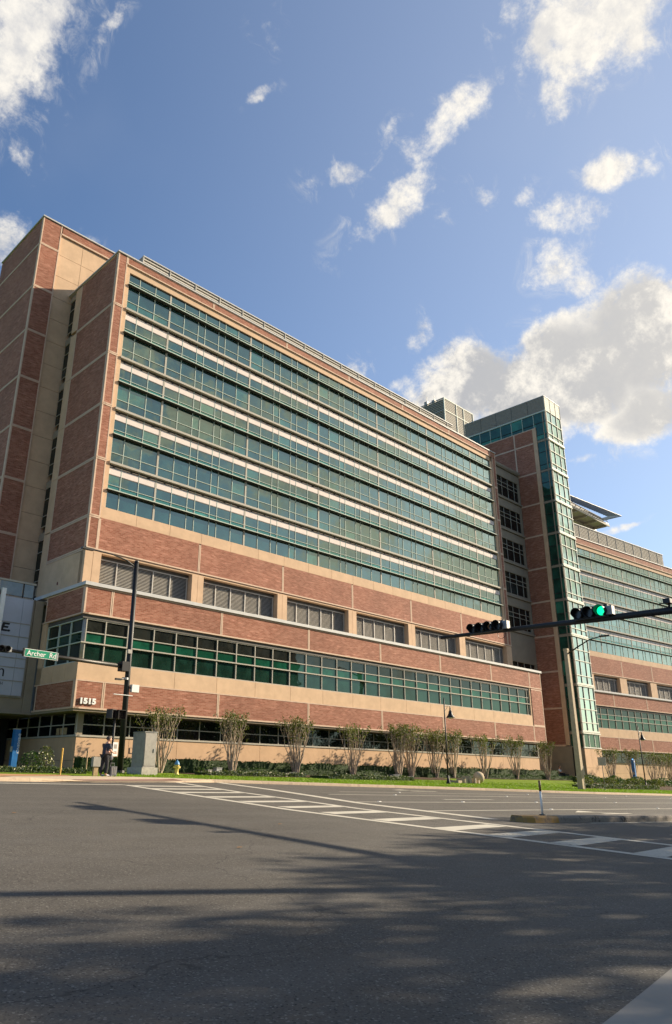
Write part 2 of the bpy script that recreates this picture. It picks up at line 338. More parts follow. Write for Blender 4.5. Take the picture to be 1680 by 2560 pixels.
# ------------------------------------------------------------------ mesh helpers
CUBE = {}
def cube(mat):
    if mat not in CUBE:
        v = [(x, y, z) for x in (-.5, .5) for y in (-.5, .5) for z in (-.5, .5)]
        f = [(0, 1, 3, 2), (4, 6, 7, 5), (0, 4, 5, 1), (2, 3, 7, 6), (0, 2, 6, 4), (1, 5, 7, 3)]
        me = bpy.data.meshes.new('box_' + mat); me.from_pydata(v, [], f); me.materials.append(M[mat]); CUBE[mat] = me
    return CUBE[mat]
def props(o, label=None, cat=None, group=None, kind=None, category=None):
    cat = cat or category
    for k, v in (('label', label), ('category', cat), ('group', group), ('kind', kind)):
        if v: o[k] = v
    return o
def thing(name, loc, label, cat, group=None, rz=0):
    o = bpy.data.objects.new(name, None); COL.objects.link(o); o.location = loc; o.rotation_euler = (0, 0, rz); o.empty_display_size = .3
    return props(o, label, cat, group)
def bx(name, mat, par, x0, x1, y0, y1, z0, z1, O=(0, 0, 0), rot=None, **k):
    o = bpy.data.objects.new(name, cube(mat)); COL.objects.link(o); o.parent = par
    o.location = ((x0 + x1) / 2 - O[0], (y0 + y1) / 2 - O[1], (z0 + z1) / 2 - O[2])
    o.scale = (abs(x1 - x0), abs(y1 - y0), abs(z1 - z0))
    if rot: o.rotation_euler = rot
    return props(o, **k)
class MB:
    def __init__(s): s.v = []; s.f = []
    def poly(s, pts): n = len(s.v); s.v += [tuple(p) for p in pts]; s.f.append(tuple(range(n, n + len(pts)))); return s
    def box(s, x0, x1, y0, y1, z0, z1):
        n = len(s.v); s.v += [(x, y, z) for x in (x0, x1) for y in (y0, y1) for z in (z0, z1)]
        s.f += [tuple(n + i for i in q) for q in ((0, 1, 3, 2), (4, 6, 7, 5), (0, 4, 5, 1), (2, 3, 7, 6), (0, 2, 6, 4), (1, 5, 7, 3))]; return s
    def tube(s, pts, rad, k=8, cap=True):
        pts = [Vector(p) for p in pts]
        if not isinstance(rad, (list, tuple)): rad = [rad] * len(pts)
        base = len(s.v); prev = None
        for i, p in enumerate(pts):
            dd = (pts[min(i + 1, len(pts) - 1)] - pts[max(i - 1, 0)]).normalized()
            a = prev - dd * prev.dot(dd) if prev is not None else (Vector((0, 0, 1)) if abs(dd.z) < .9 else Vector((1, 0, 0))).cross(dd)
            a.normalize(); prev = a; b = dd.cross(a)
            for j in range(k):
                th = 2 * pi * j / k; s.v.append(tuple(p + (a * cos(th) + b * sin(th)) * rad[i]))
        for i in range(len(pts) - 1):
            for j in range(k):
                q = base + i * k; s.f.append((q + j, q + (j + 1) % k, q + k + (j + 1) % k, q + k + j))
        if cap:
            s.f.append(tuple(base + j for j in reversed(range(k)))); q = base + (len(pts) - 1) * k; s.f.append(tuple(q + j for j in range(k)))
        return s
    def lathe(s, prof, c=(0, 0, 0), k=16):
        base = len(s.v)
        for r, z in prof:
            for j in range(k): s.v.append((c[0] + r * cos(2 * pi * j / k), c[1] + r * sin(2 * pi * j / k), c[2] + z))
        for i in range(len(prof) - 1):
            for j in range(k):
                q = base + i * k; s.f.append((q + j, q + (j + 1) % k, q + k + (j + 1) % k, q + k + j))
        s.f.append(tuple(base + j for j in reversed(range(k)))); q = base + (len(prof) - 1) * k; s.f.append(tuple(q + j for j in range(k)))
        return s
    def prism(s, poly, z0, z1):
        n = len(s.v); k = len(poly); s.v += [(x, y, z0) for x, y in poly] + [(x, y, z1) for x, y in poly]
        s.f.append(tuple(n + i for i in reversed(range(k)))); s.f.append(tuple(n + k + i for i in range(k)))
        for i in range(k): s.f.append((n + i, n + (i + 1) % k, n + k + (i + 1) % k, n + k + i))
        return s
    def mesh(s, name, mat, smooth=False):
        me = bpy.data.meshes.new(name); me.from_pydata(s.v, [], s.f); me.materials.append(M[mat])
        if smooth:
            for q in me.polygons: q.use_smooth = True
        return me
    def build(s, name, mat, par=None, loc=(0, 0, 0), smooth=False, **k):
        o = bpy.data.objects.new(name, s.mesh(name, mat, smooth)); COL.objects.link(o); o.parent = par; o.location = loc
        return props(o, **k)
def copy_tree(o, parent=None, lvl=0):
    c = o.copy(); COL.objects.link(c); c.parent = parent
    for ch in list(o.children): copy_tree(ch, c, lvl + 1)
    return c
def text(name, body, size, mat, par, loc, rot, ext=.02, bold=0., shear=0., **k):
    cu = bpy.data.curves.new(name, 'FONT'); cu.body = body; cu.size = size; cu.extrude = ext; cu.offset = bold; cu.shear = shear
    tmp = bpy.data.objects.new('tmp', cu); COL.objects.link(tmp); bpy.context.view_layer.update()
    me = bpy.data.meshes.new_from_object(tmp.evaluated_get(bpy.context.evaluated_depsgraph_get())); bpy.data.objects.remove(tmp)
    me.materials.clear(); me.materials.append(M[mat]); me.name = name
    o = bpy.data.objects.new(name, me); COL.objects.link(o); o.parent = par; o.location = loc; o.rotation_euler = rot
    return props(o, **k)

# ------------------------------------------------------------------ ground shape
KERB = [(-60, 27.0), (8, 27.3), (11.7, 27.6), (15.5, 28.3), (17.6, 28.9), (20, 29.7), (22.3, 30.4), (24.5, 30.9), (27.5, 30.5), (32.5, 29.9), (39.5, 29.3), (45.4, 28.7), (51, 27.6), (57, 26.9), (70, 26.5), (110, 25.6), (220, 24)]
ZB = [(-60, .1), (14, .08), (22, -.02), (50, -.12), (78, -.22), (100, -.5), (130, -.9), (220, -1.2)]
def interp(T, x):
    if x <= T[0][0]: return T[0][1]
    for (a, b), (c, d) in zip(T, T[1:]):
        if x <= c: return b + (d - b) * (x - a) / (c - a)
    return T[-1][1]
def yk(x): return interp(KERB, x)
def plane(x, y): return -1.3 - .016 * min(max(x, -40), 110) + .04 * min(max(y, -10), 31)
HK = [(-60, .14), (12.2, .14), (13.6, .015), (23.2, .015), (24.6, .14), (220, .14)]
def walk_edge(x): return 33.2 if x < 21 else max(yk(x) + .5, 33.2 - (x - 21) * .75)
def gz(x, y):
    k = yk(x)
    if y <= k: return plane(x, y)
    k0 = plane(x, k); kz = k0 + interp(HK, x); zb = interp(ZB, x); e = walk_edge(x); ez = k0 + .14 + .05 * min(1, (e - k - .5) / 3)
    if y < e: return kz + (ez - kz) * (y - k) / (e - k)
    return ez + (zb - ez) * min((y - e) / (40 - e), 1)

# ------------------------------------------------------------------ setting: ground, road, kerbs
def grid(name, mat, xs, rows, zf, **k):
    """rows(x) -> list of y; zf(x,y) -> z"""
    mb = MB(); n = None
    for x in xs:
        ys = rows(x); n = len(ys)
        for y in ys: mb.v.append((x, y, zf(x, y)))
    for i in range(len(xs) - 1):
        for j in range(n - 1):
            a = i * n + j; mb.f.append((a, a + n, a + n + 1, a + 1))
    return mb.build(name, mat, smooth=True, kind='structure', **k)
def lin(a, b, n): return [a + (b - a) * i / n for i in range(n + 1)]
XS = [-900, -300, -100] + lin(-60, 10, 14) + lin(11, 60, 49) + lin(62, 130, 34) + [160, 220, 400, 1200]
grid('ground', 'lawn', XS, lambda x: [-900, -200, -60] + lin(-20, yk(x) + .02, 24) + [yk(x) + .15, yk(x) + .4] + lin(yk(x) + .42, walk_edge(x), 5) + lin(walk_edge(x) + .3, 45, 14) + [60, 100, 300, 1200],
     lambda x, y: gz(x, y) - (.03 if y <= walk_edge(x) and x < 24.6 else 0) if y > yk(x) + .3 else plane(x, y) - .3)
grid('road', 'asphalt', XS, lambda x: [-160, -60] + lin(-20, yk(x) + .02, 24), lambda x, y: plane(x, y))
# kerb: a run of cast lengths with a gutter apron, flush at the ramp
kb = [x for x in lin(-59, 13, 24)] + [x for x in lin(24, 200, 58)]
def kerb_piece(x0, x1):
    mb = MB()
    def sec(x, g):
        y = yk(x); z = plane(x, y)
        h = .15 if not 13 < x < 23.9 else .012
        return [(x + g, y - .02, z - .1), (x + g, y + .02, z + h * .25), (x + g, y + .06, z + h * .9), (x + g, y + .11, z + h), (x + g, y + .40, z + h + .005), (x + g, y + .42, z - .1)]
    a = sec(x0, .006); b = sec(x1, -.006); n = 6; mb.v = a + b
    for i in range(n - 1): mb.f.append((i, i + 1, n + i + 1, n + i))
    mb.f += [tuple(range(n)), tuple(reversed(range(n, 2 * n)))]
    return mb
kr = thing('kerb', (0, 0, 0), None, None); kr['kind'] = 'structure'
for a, b in zip(kb, kb[1:]):
    if b - a < 5 and a > 0: kerb_piece(a, b).build('kerb_stone', 'kerb', kr)
    else:
        for q in range(int(max(1, (b - a) // 3))):
            w_ = (b - a) / max(1, (b - a) // 3); kerb_piece(a + q * w_, a + (q + 1) * w_).build('kerb_stone', 'kerb', kr)
# sidewalk and pavers left of the ramp
grid('sidewalk', 'sidewalk', [13.5 + .5 * i for i in range(22)], lambda x: lin(yk(x) + .03, walk_edge(x), 5), lambda x, y: gz(x, y) + .02)
grid('paved_path', 'pavers', [-60, -30] + lin(-10, 13.5, 20), lambda x: lin(yk(x) + .42, 33.9, 4), lambda x, y: gz(x, y) + .03)
grid('paved_path', 'pavers', lin(13.5, 17.5, 8), lambda x: lin(31.8 + (x - 13.5) * .35, 33.9, 3), lambda x, y: gz(x, y) + .035)
grid('tactile_strip', 'truncated', [15.6 + .5 * i for i in range(14)], lambda x: [yk(x) + .5, yk(x) + 1.3], lambda x, y: gz(x, y) + .03)
# planting beds
def bed(name, mat, x0, x1, y0, y1, dz=.02): grid(name, mat, lin(x0, x1, max(2, int((x1 - x0) / 1.5))), lambda x: lin(y0(x), y1(x), 4), lambda x, y: gz(x, y) + dz)
bed('mulch_bed', 'mulch', 28, 79, lambda x: 37.0 if x < 54 else 39.2, lambda x: 42.7)
bed('mulch_bed', 'mulch', 63.5, 150, lambda x: 30.6, lambda x: min(39.1, max(30.7, x / 2.04)), .03)

# ------------------------------------------------------------------ painted markings
def mark(name, pts, mat='paint', dz=.005):
    mb = MB(); mb.poly([(x, y, plane(x, y) + dz) for x, y in pts]); return mb.build(name, mat, kind='structure')
def line(name, pts, w, mat='paint', dz=.005):
    mb = MB(); L = []; R = []
    for i, (x, y) in enumerate(pts):
        a = pts[max(i - 1, 0)]; b = pts[min(i + 1, len(pts) - 1)]; t = Vector((b[0] - a[0], b[1] - a[1])).normalized()
        L.append((x - t.y * w / 2, y + t.x * w / 2)); R.append((x + t.y * w / 2, y - t.x * w / 2))
    for i in range(len(pts) - 1):
        q = [L[i], L[i + 1], R[i + 1], R[i]]; mb.poly([(x, y, plane(x, y) + dz) for x, y in q])
    return mb.build(name, mat, kind='structure')
def seg(a, b, n=8): return [(a[0] + (b[0] - a[0]) * i / n, a[1] + (b[1] - a[1]) * i / n) for i in range(n + 1)]
line('crosswalk_line', seg((16.45, 26.75), (14.7, 15.5), 10)[:-1] + seg((14.7, 15.5), (14.4, 4), 10), .3)
line('crosswalk_line', seg((21.2, 30.0), (19.3, 23.2), 6)[:-1] + seg((19.3, 23.2), (17.75, 15.6), 8)[:-1] + seg((17.75, 15.6), (17.3, 4), 10), .3)
line('crosswalk_line', seg((-30, 25.3), (11.2, 26.3), 12)[:-1] + [(14, 26.55), (16.45, 26.85)], .3)
line('stop_line', seg((24.3, 30.8), (22.8, 25.2), 6)[:-1] + seg((22.8, 25.2), (20.2, 17.8), 6)[:-1] + seg((20.2, 17.8), (19.4, 12.1), 6), .45)
YB = [26.3, 24.45, 22.5, 20.3, 18.3, 16.3, 14.45, 12.5, 10.5, 9.1, 7.65, 6.0, 4.6]
def xa(y): return 14.4 + max(0, y - 8) * .085 + max(0, y - 18) * .05
def xb(y): return 17.4 + max(0, y - 10) * .06 + max(0, y - 15) * .155
for i, y in enumerate(YB):
    mark('crosswalk_bar', [(xa(y) + .1, y - .3), (xb(y) - .1, y + .0), (xb(y) - .1, y + .55), (xa(y) + .1, y + .28)], 'paint_worn' if i > 8 else 'paint')
for yy, x0 in ((14.78, 19.95), (18.36, 20.6)):
    line('lane_line', seg((x0, yy), (170, yy - .4), 30), .15)
line('lane_line', seg((23.5, 22.45), (160, 21.9), 30), .15)
line('lane_line', seg((26.5, 24.6), (100, 24.1), 30), .12)
line('lane_line', [(-40, 27.2), (-10, 27.0), (7, 26.9), (11, 27.0)], .14)
line('lane_line', [(-40, 27.6), (-5, 27.1)], .14)
line('edge_line', seg((22.0, 10.6), (60, 7.4), 10), .12, 'paint_worn')
def arrow(x, y, s=1):
    mark('lane_arrow', [(x + .9, y - .12), (x + 3.2, y - .12), (x + 3.2, y + .12), (x + .9, y + .12)])
    mark('lane_arrow', [(x + 2.2, y + .1), (x + 2.5, y + .1), (x + 1.2, y + .9), (x + .9, y + .75)], dz=.008)
    mark('lane_arrow', [(x, y + .62), (x + 1.5, y + 1.25), (x + 1.5, y + .45)], dz=.011)
arrow(27.2, 13.0); arrow(33.0, 26.2)
mark('lane_arrow', [(28, 19.8), (32, 19.9), (32, 20.1), (28, 20.0)], 'paint_worn')
line('edge_line', [(20.5, 7.8), (22, 7.75), (24, 7.6)], .14, 'paint_worn')
mark('stop_line', [(4.35, 2.22), (4.9, 2.30), (5.6, 2.41), (6.4, 2.54), (9, 2.9), (14, 3.2), (14, 1.2), (9, .9), (6, .7), (4.0, .5), (3.8, 1.2)], 'paint_bar')

# raised road markers along the lane lines
stud0 = MB().prism([(-.06, -.05), (.06, -.05), (.06, .05), (-.06, .05)], 0, .022)
sm = stud0.mesh('road_marker', 'white_paint')
for yy, xs in ((14.8, (27.9, 38, 49, 60)), (18.35, (22, 27.3, 33.2, 41.5, 50.2, 62)), (22.45, (28.0, 37.5, 49.3, 60)), (24.6, (31, 43.5, 57.5))):
    for x in xs:
        o = bpy.data.objects.new('road_marker', sm); COL.objects.link(o); o.location = (x, yy + .12, plane(x, yy) + .006)
        props(o, 'white raised marker, %s on the %s' % (['nearest the crosswalk', 'second from the crosswalk', 'third from the crosswalk', 'fourth from the crosswalk', 'fifth from the crosswalk', 'farthest along'][xs.index(x)], {14.8: 'lane line just behind the median', 18.35: 'second lane line behind the median', 22.45: 'third lane line behind the median', 24.6: 'lane line closest to the grass'}[yy]), 'road marker', 'raised road markers along the lane lines')

# narrow median kerb with a yellow nose
md = thing('median', (19.5, 11.4, plane(19.5, 11.4)), None, None); md['kind'] = 'structure'
MS = [(19.45, 11.45, .22), (19.75, 11.36, .32), (20.8, 11.24, .34)] + [(20.8 + i * 2.4, 11.24 - i * 2.4 * .095, .36) for i in range(1, 19)]
def med_piece(S0, S1, g, mat):
    mb = MB()
    def sec(s, gg):
        x, y, w = s; z = plane(x, y); x += gg
        return [(x, y - w, z - .05), (x, y - w + .03, z + .11), (x, y - w + .07, z + .16), (x, y + w - .07, z + .17), (x, y + w - .03, z + .11), (x, y + w, z - .05)]
    n = 6; mb.v = [q for i, s in enumerate(S1 and [S0, S1]) for q in sec(s, g if i == 0 else -g)]
    for i in range(n - 1): mb.f.append((i, i + 1, n + i + 1, n + i))
    mb.f += [tuple(range(n)), tuple(reversed(range(n, 2 * n)))]
    mb.v = [(a - 19.5, b - 11.4, c - plane(19.5, 11.4)) for a, b, c in mb.v]
    mb.build('median_stone', mat, md)
for i in range(len(MS) - 1): med_piece(MS[i], MS[i + 1], .004 if i > 1 else 0, 'median_yellow' if i < 2 else 'median')

# ------------------------------------------------------------------ facade builder (local frame: x along wall, y into building)
BAY = 8.92
def bay_mullions(start, n):
    xs = [start]
    for b in range(n): xs += [start + b * BAY + q for q in (1.487, 2.974, 3.718, 5.205, 5.948, 7.435, BAY)]
    return xs
def curtain(E, xs, thick, Fs, ztop, zlast, yg, nmax=300):
    """xs mullion x's, Fs sunshade heights"""
    panes = []
    for i, F in enumerate(Fs):
        up = ztop if i == 0 else F + 1.27
        last = i == len(Fs) - 1
        for a, b in zip(xs, xs[1:]):
            panes.append((a, b, F + .5, up)); panes.append((a, b, (zlast if last else F - 1.4), F - .04))
            if not last: panes.append((a, b, F - 2.18, F - 1.4))
    panes.sort(key=lambda q: q[0]); mb = MB()
    for i, (a, b, z0, z1) in enumerate(panes):
        if i < nmax: bx('glass_pane', 'glass', E, a + .03, b - .03, yg, yg + .03, z0 + .03, z1 - .03, rot=(random.gauss(0, .0016), 0, random.gauss(0, .0022)))
        else: mb.box(a + .03, b - .03, yg, yg + .03, z0 + .03, z1 - .03)
    if mb.v: mb.build('glass_pane', 'glass', E, kind='stuff')
    for i, F in enumerate(Fs):
        up = ztop if i == 0 else F + 1.27; last = i == len(Fs) - 1
        for a, b in zip(xs, xs[1:]):
            bx('spandrel_pane', 'spandrel', E, a + .03, b - .03, yg - .002, yg + .03, F + .05, F + .47)
            if i: bx('spandrel_panel', 'white_panel', E, a + .02, b - .02, yg - .03, yg + .05, F + 1.3, F + 1.80)
        X0, X1 = xs[0], xs[-1]
        bx('transom', 'alu_green', E, X0, X1, yg - .055, yg, F + .455, F + .495)
        if not last: bx('transom', 'alu_green', E, X0, X1, yg - .055, yg, F - 1.42, F - 1.38)
        if i: bx('transom', 'joint_dark', E, X0, X1, yg - .02, yg, F + 1.24, F + 1.3)
        else: bx('transom', 'joint_dark', E, X0, X1, yg - .04, yg, ztop, ztop + .06)
        # sunshade blade with outer lip, per bay
        bx('sunshade', 'metal_in_shade', E, X0 - .12, X1 + .1, yg - .34, yg - .02, F - .03, F + .03)
        bx('sunshade_lip', 'alu_green', E, X0 - .12, X1 + .1, yg - .37, yg - .34, F - .02, F + .05)
        if not last:
            bx('sill_ledge', 'alu', E, X0 - .14, X1 + .1, yg - .3, yg, F - 2.37, F - 2.2)
            bx('sill_shadow_strip', 'joint_dark', E, X0, X1, yg - .03, yg + .02, F - 2.46, F - 2.37)  # dark strip paints the shadow gap below the sill
        else: bx('sill_ledge', 'alu', E, X0, X1, yg - .06, yg, zlast - .05, zlast)
        for x in xs[0:]:
            w = .08 if any(abs(x - q) < .02 for q in thick) else .026
            bx('mullion', 'alu_green' if w < .04 else 'alu', E, x - w, x + w, yg - .045, yg + .01, F + .03, (up if i == 0 else F + 1.98))
            bx('mullion', 'alu_green' if w < .04 else 'alu', E, x - w, x + w, yg - .045, yg + .01, (zlast if last else F - 2.2), F - .05)
def louvre_bay(E, x0, x1, y, z0, z1, O=(0, 0, 0)):
    bx('louvre_back', 'dark', E, x0, x1, y + .12, y + .2, z0, z1, O)
    mb = MB(); z = z0 + .03
    while z < z1 - .02:
        n = len(mb.v); mb.v += [(x - O[0], yy - O[1], zz) for x in (x0, x1) for yy, zz in ((y, z), (y + .07, z + .055), (y + .075, z + .045), (y + .004, z - .012))]
        mb.f += [(n, n + 1, n + 5, n + 4), (n + 1, n + 2, n + 6, n + 5), (n + 2, n + 3, n + 7, n + 6), (n + 3, n, n + 4, n + 7), (n, n + 3, n + 2, n + 1), (n + 4, n + 5, n + 6, n + 7)]; z += .105
    mb.build('louvre_blade', 'louvre', E, kind='stuff')
    x = x0 + .05
    while x < x1 + .1:
        bx('louvre_post', 'louvre', E, x - .04, x + .04, y - .05, y, z0, z1, O); x += 1.53
    bx('louvre_rail', 'louvre', E, x0, x1, y - .04, y + .02, z1 - .1, z1, O)
def brickband(E, xj, x0, x1, y, z0, z1, top=True, bot=True, th=.3, name='brick_panel'):
    """brick panels between raised stone joints"""
    js = [j for j in xj if x0 + .1 < j < x1 - .1]; ed = [x0] + js + [x1]
    for i, (a, b) in enumerate(zip(ed, ed[1:])):
        a2 = a + (.1 if i else .1); b2 = b - .1
        bx(name, 'brick', E, a2, b2, y, y + th, z0 + (.1 if bot else 0), z1 - (.08 if top else 0))
    for j in js:
        bx('stone_joint', 'trim', E, j - .1, j - .018, y - .012, y + th, z0 + .1, z1 - .08)
        bx('stone_joint', 'trim', E, j + .018, j + .1, y - .012, y + th, z0 + .1, z1 - .08)
        bx('joint_gap', 'joint_dark', E, j - .018, j + .018, y + .03, y + th, z0 + .1, z1 - .08)
    for e, s in ((x0, 1), (x1, -1)):
        bx('stone_joint', 'trim', E, min(e, e + s * .1), max(e, e + s * .1), y - .012, y + th, z0 + .1, z1 - .08)
    if bot: bx('stone_belt', 'trim', E, x0 - .02, x1 + .02, y - .03, y + th, z0, z0 + .1)
    if top: bx('stone_belt', 'trim', E, x0 - .01, x1 + .01, y - .02, y + th, z1 - .08, z1)

def podium_front(E, x0, x1, xm, joints, xw0, xw1, y, base_y, xb0, xb1, ground, top=11.1, right_pier=True):
    """lower storeys: brick, ribbon window, stone, brick, recessed base"""
    bx('roof_coping', 'metal_cap', E, x0 - .14, x1 + .14, y - .14, y + .4, top + .02, top + .25)
    brickband(E, joints, x0, x1, y, 9.3, top, th=.35)
    brickband(E, joints, x0, x1, y, 3.55, 5.27, th=.35)
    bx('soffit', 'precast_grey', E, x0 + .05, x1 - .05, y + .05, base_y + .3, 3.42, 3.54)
    # stone band below the ribbon window, in panels
    xs = xm; k = 0
    pn = [x0] + [xm[i] for i in range(2, len(xm), 2)]
    pn = [q for q in pn if q < xw1 - 1] + [xw1]
    for a, b in zip(pn, pn[1:]): bx('stone_panel', 'precast', E, a + .012, b - .012, y + .02, y + .3, 5.28, 6.33)
    bx('joint_gap', 'joint_dark', E, x0 + .1, xw1 - .1, y + .06, y + .3, 5.28, 6.3)
    bx('window_head', 'joint_dark', E, x0 + .05, xw1, y + .1, y + .35, 9.05, 9.31)
    rows = [(6.4, 7.55, 'glass_pod'), (7.55, 8.2, 'glass_pod_green'), (8.2, 9.0, 'glass_pod_dark')]
    for a, b in zip(xm, xm[1:]):
        for z0, z1, mt in rows: bx('window_pane', mt, E, a + .03, b - .03, y + .22, y + .25, z0 + .03, z1 - .03, rot=(random.gauss(0, .001), 0, random.gauss(0, .0012)))
    for x in xm: bx('mullion', 'alu', E, x - .035, x + .035, y + .13, y + .24, 6.4, 9.02)
    for z in (6.38, 8.2, 9.02): bx('transom', 'alu', E, xm[0], xm[-1], y + .14, y + .24, z - .03, z + .03)
    bx('transom', 'alu', E, xm[0] - .3, xm[-1], y + .06, y + .24, 7.5, 7.58)
    if right_pier:
        bx('stone_reveal', 'precast', E, xw1, xw1 + .28, y + .05, y + .35, 5.28, 9.3)
        bx('brick_panel', 'brick', E, xw1 + .28, x1 - .1, y, y + .35, 5.65, 9.3); bx('stone_belt', 'trim', E, xw1 + .28, x1, y - .012, y + .35, 5.28, 5.4)
        bx('brick_panel', 'brick', E, xw1 + .28, x1 - .1, y, y + .35, 5.4, 5.65)
        bx('stone_belt', 'trim', E, xw1 + .28, x1, y - .012, y + .35, 9.1, 9.2)
        bx('stone_joint', 'trim', E, x1 - .1, x1, y - .012, y + .35, 5.4, 9.1)
    # base wall and low windows
    nb = int((xb1 - xb0) / 3.6); w = (xb1 - xb0) / nb
    for i in range(nb):
        a = xb0 + i * w; b = a + w; g = ground(a) - .4
        bx('stone_panel', 'base', E, a + .012, b - .012, base_y, base_y + .3, .62, 1.98); bx('stone_panel', 'base', E, a + .012, b - .012, base_y, base_y + .3, g, .605)
        for q in (0, 1):
            c = a + q * w / 2
            for z0, z1 in ((2.1, 2.72), (2.72, 3.36)): bx('window_pane', 'glass_black', E, c + .03, c + w / 2 - .03, base_y + .08, base_y + .11, z0 + .03, z1 - .03)
            bx('mullion', 'alu', E, c - .03, c + .03, base_y + .03, base_y + .1, 2.1, 3.4)
    bx('joint_gap', 'joint_dark', E, xb0 + .05, xb1 - .05, base_y + .03, base_y + .3, -1.2, 1.97)
    bx('sill_ledge', 'alu', E, xb0 - .02, xb1 + .02, base_y - .05, base_y + .2, 1.99, 2.1)
    bx('transom', 'alu', E, xb0, xb1, base_y + .035, base_y + .1, 2.69, 2.75)

# ------------------------------------------------------------------ main building
MO = (22.87, 44.9)
A = thing('brick_building', (MO[0], MO[1], 0), 'long red brick building with green ribbon windows in white bands and 1515 on its corner', 'building')
OW = (MO[0], MO[1], 0)
def wx(name, mat, *c, **k): return bx(name, mat, A, *c, O=OW, **k)
L = 55.48
joints = [9.63 + BAY * i for i in range(5)]
thick = [5.3 + BAY * i for i in range(6)]
xs = [1.24, 2.28, 3.79] + bay_mullions(5.3, 5) + [51.4 + .0, 52.95, 54.25]
xs[-3:] = [5.3 + 5 * BAY + 1.49, 5.3 + 5 * BAY + 2.98, 54.25]
Fs = [36.9 - 4.42 * i for i in range(5)]
curtain(A, xs, thick, Fs, 38.05, 17.88, .25)
# roof band, frame, corner piers
bx('roof_coping', 'metal_cap', A, -.1, L + .1, -.1, .5, 39.4, 39.52)
brickband(A, joints, .82, L - 1.15, 0, 38.68, 39.4, bot=True)
bx('brick_panel', 'brick', A, .1, .72, 0, .3, 34.75, 39.32); bx('stone_joint', 'trim', A, .72, .82, -.012, .3, 14.6, 39.4)
bx('stone_frame', 'precast', A, .82, L - 1.15, .1, .4, 38.1, 38.68)
for i in range(5):
    a = 38.1 - i * 4.23; bx('stone_frame', 'precast', A, .82, 1.2, .1, .4, a - 4.22, a); bx('stone_frame', 'precast', A, L - 1.2, L - .72, .1, .4, a - 4.22, a)
ZBELT = [34.6, 30.2, 25.8, 21.4, 16.95]
zz = [38.7] + ZBELT + [14.55]
bx('stone_joint', 'trim', A, -.01, .1, -.014, .3, 14.6, 39.4)
for za, zb_ in zip(zz[1:], zz[2:]): bx('brick_panel', 'brick', A, .1, .72, 0, .3, zb_ + .12, za - .12)
for z in ZBELT:
    bx('stone_belt', 'trim', A, -.02, .82, -.03, .3, z - .12, z - .015); bx('stone_belt', 'trim', A, -.02, .82, -.03, .3, z + .015, z + .12)
    bx('joint_gap', 'joint_dark', A, 0, .82, .02, .3, z - .015, z + .015)
    bx('stone_belt', 'trim', A, L - .72, L, -.03, .3, z - .12, z + .12)
for za, zb_ in zip([38.7] + ZBELT, ZBELT + [14.55]): bx('brick_panel', 'brick', A, L - .62, L - .1, 0, .3, zb_ + .12, za - .12)
bx('stone_joint', 'trim', A, L - .1, L, -.014, .3, 14.6, 39.4); bx('stone_joint', 'trim', A, L - .72, L - .62, -.014, .3, 14.6, 38.7)
bx('brick_panel', 'brick', A, L - 1.15, L - .1, 0, .3, 38.7, 39.4)
# stone sill course and brick belt under the curtain wall
pn = [.82, 5.3 - 1.5] + [3.8 + 2.98 * i for i in range(1, 17)] + [L - .72]
pn = sorted(set(round(q, 3) for q in pn if q <= L - .72))
for a, b in zip(pn, pn[1:]): bx('stone_panel', 'precast', A, a + .012, b - .012, .04, .4, 16.97, 17.82)
bx('joint_gap', 'joint_dark', A, .82, L - .8, .08, .4, 16.97, 17.8)
brickband(A, joints, .82, L - .72, 0, 14.55, 16.95, top=False)
bx('brick_panel', 'brick', A, .1, .72, 0, .3, 14.65, 16.83)
bx('stone_belt', 'trim', A, -.04, .84, -.035, .3, 14.53, 14.65); bx('stone_belt', 'trim', A, L - .74, L + .02, -.035, .3, 14.53, 14.65)
bx('soffit', 'precast', A, 0, L, .05, 1.6, 14.38, 14.52)
# columns and louvres of the mechanical storey
bx('column', 'precast', A, .0, .61, .02, .7, 11.2, 14.4); bx('column', 'precast', A, .635, 1.25, .02, .7, 11.2, 14.4)
prev = 1.25
for j in joints + [L - .55]:
    bx('column', 'precast', A, j - .55, j - .012, .02, .7, 11.2, 14.4); bx('column', 'precast', A, j + .012, j + .55, .02, .7, 11.2, 14.4)
    louvre_bay(A, prev, j - .55, .55, 11.3, 14.15); bx('louvre_header', 'joint_dark', A, prev, j - .55, .5, .75, 14.15, 14.4); prev = j + .55
# side face (towards the connector)
SY = 5.95
for z0, z1 in zip([34.6, 30.2, 25.8, 21.4, 16.95, 14.55], [39.32, 34.6, 30.2, 25.8, 21.4, 16.95]):
    bx('brick_panel', 'brick', A, 0, .3, .31, 3.18, z0 + .12, z1 - .12); bx('brick_panel', 'brick', A, 0, .3, 3.2, SY - .08, z0 + .12, z1 - .12)
    bx('joint_gap', 'joint_dark', A, .02, .3, 3.17, 3.21, z0 + .12, z1 - .12)
    for q in (-.12, .015): bx('stone_belt', 'trim', A, -.03, .3, -.03, SY, z0 + q, z0 + q + .105)
bx('roof_coping', 'metal_cap', A, -.1, .5, .5, 18, 39.4, 39.52)
bx('stone_belt', 'trim', A, -.015, .3, .3, SY, 39.3, 39.4)
bx('stone_joint', 'trim', A, -.012, .3, SY - .08, SY, 14.6, 39.3)
for z in [39.3, 34.6, 30.2, 25.8, 21.4, 16.95]: bx('stone_panel', 'precast', A, 0, .3, SY, SY + 1.02, z - 4.37 if z > 17 else 11.2, z)
bx('stone_panel', 'precast', A, 0, .3, .31, 3.1, 11.2, 14.53); bx('stone_panel', 'precast', A, 0, .3, 3.12, SY, 11.2, 14.53)
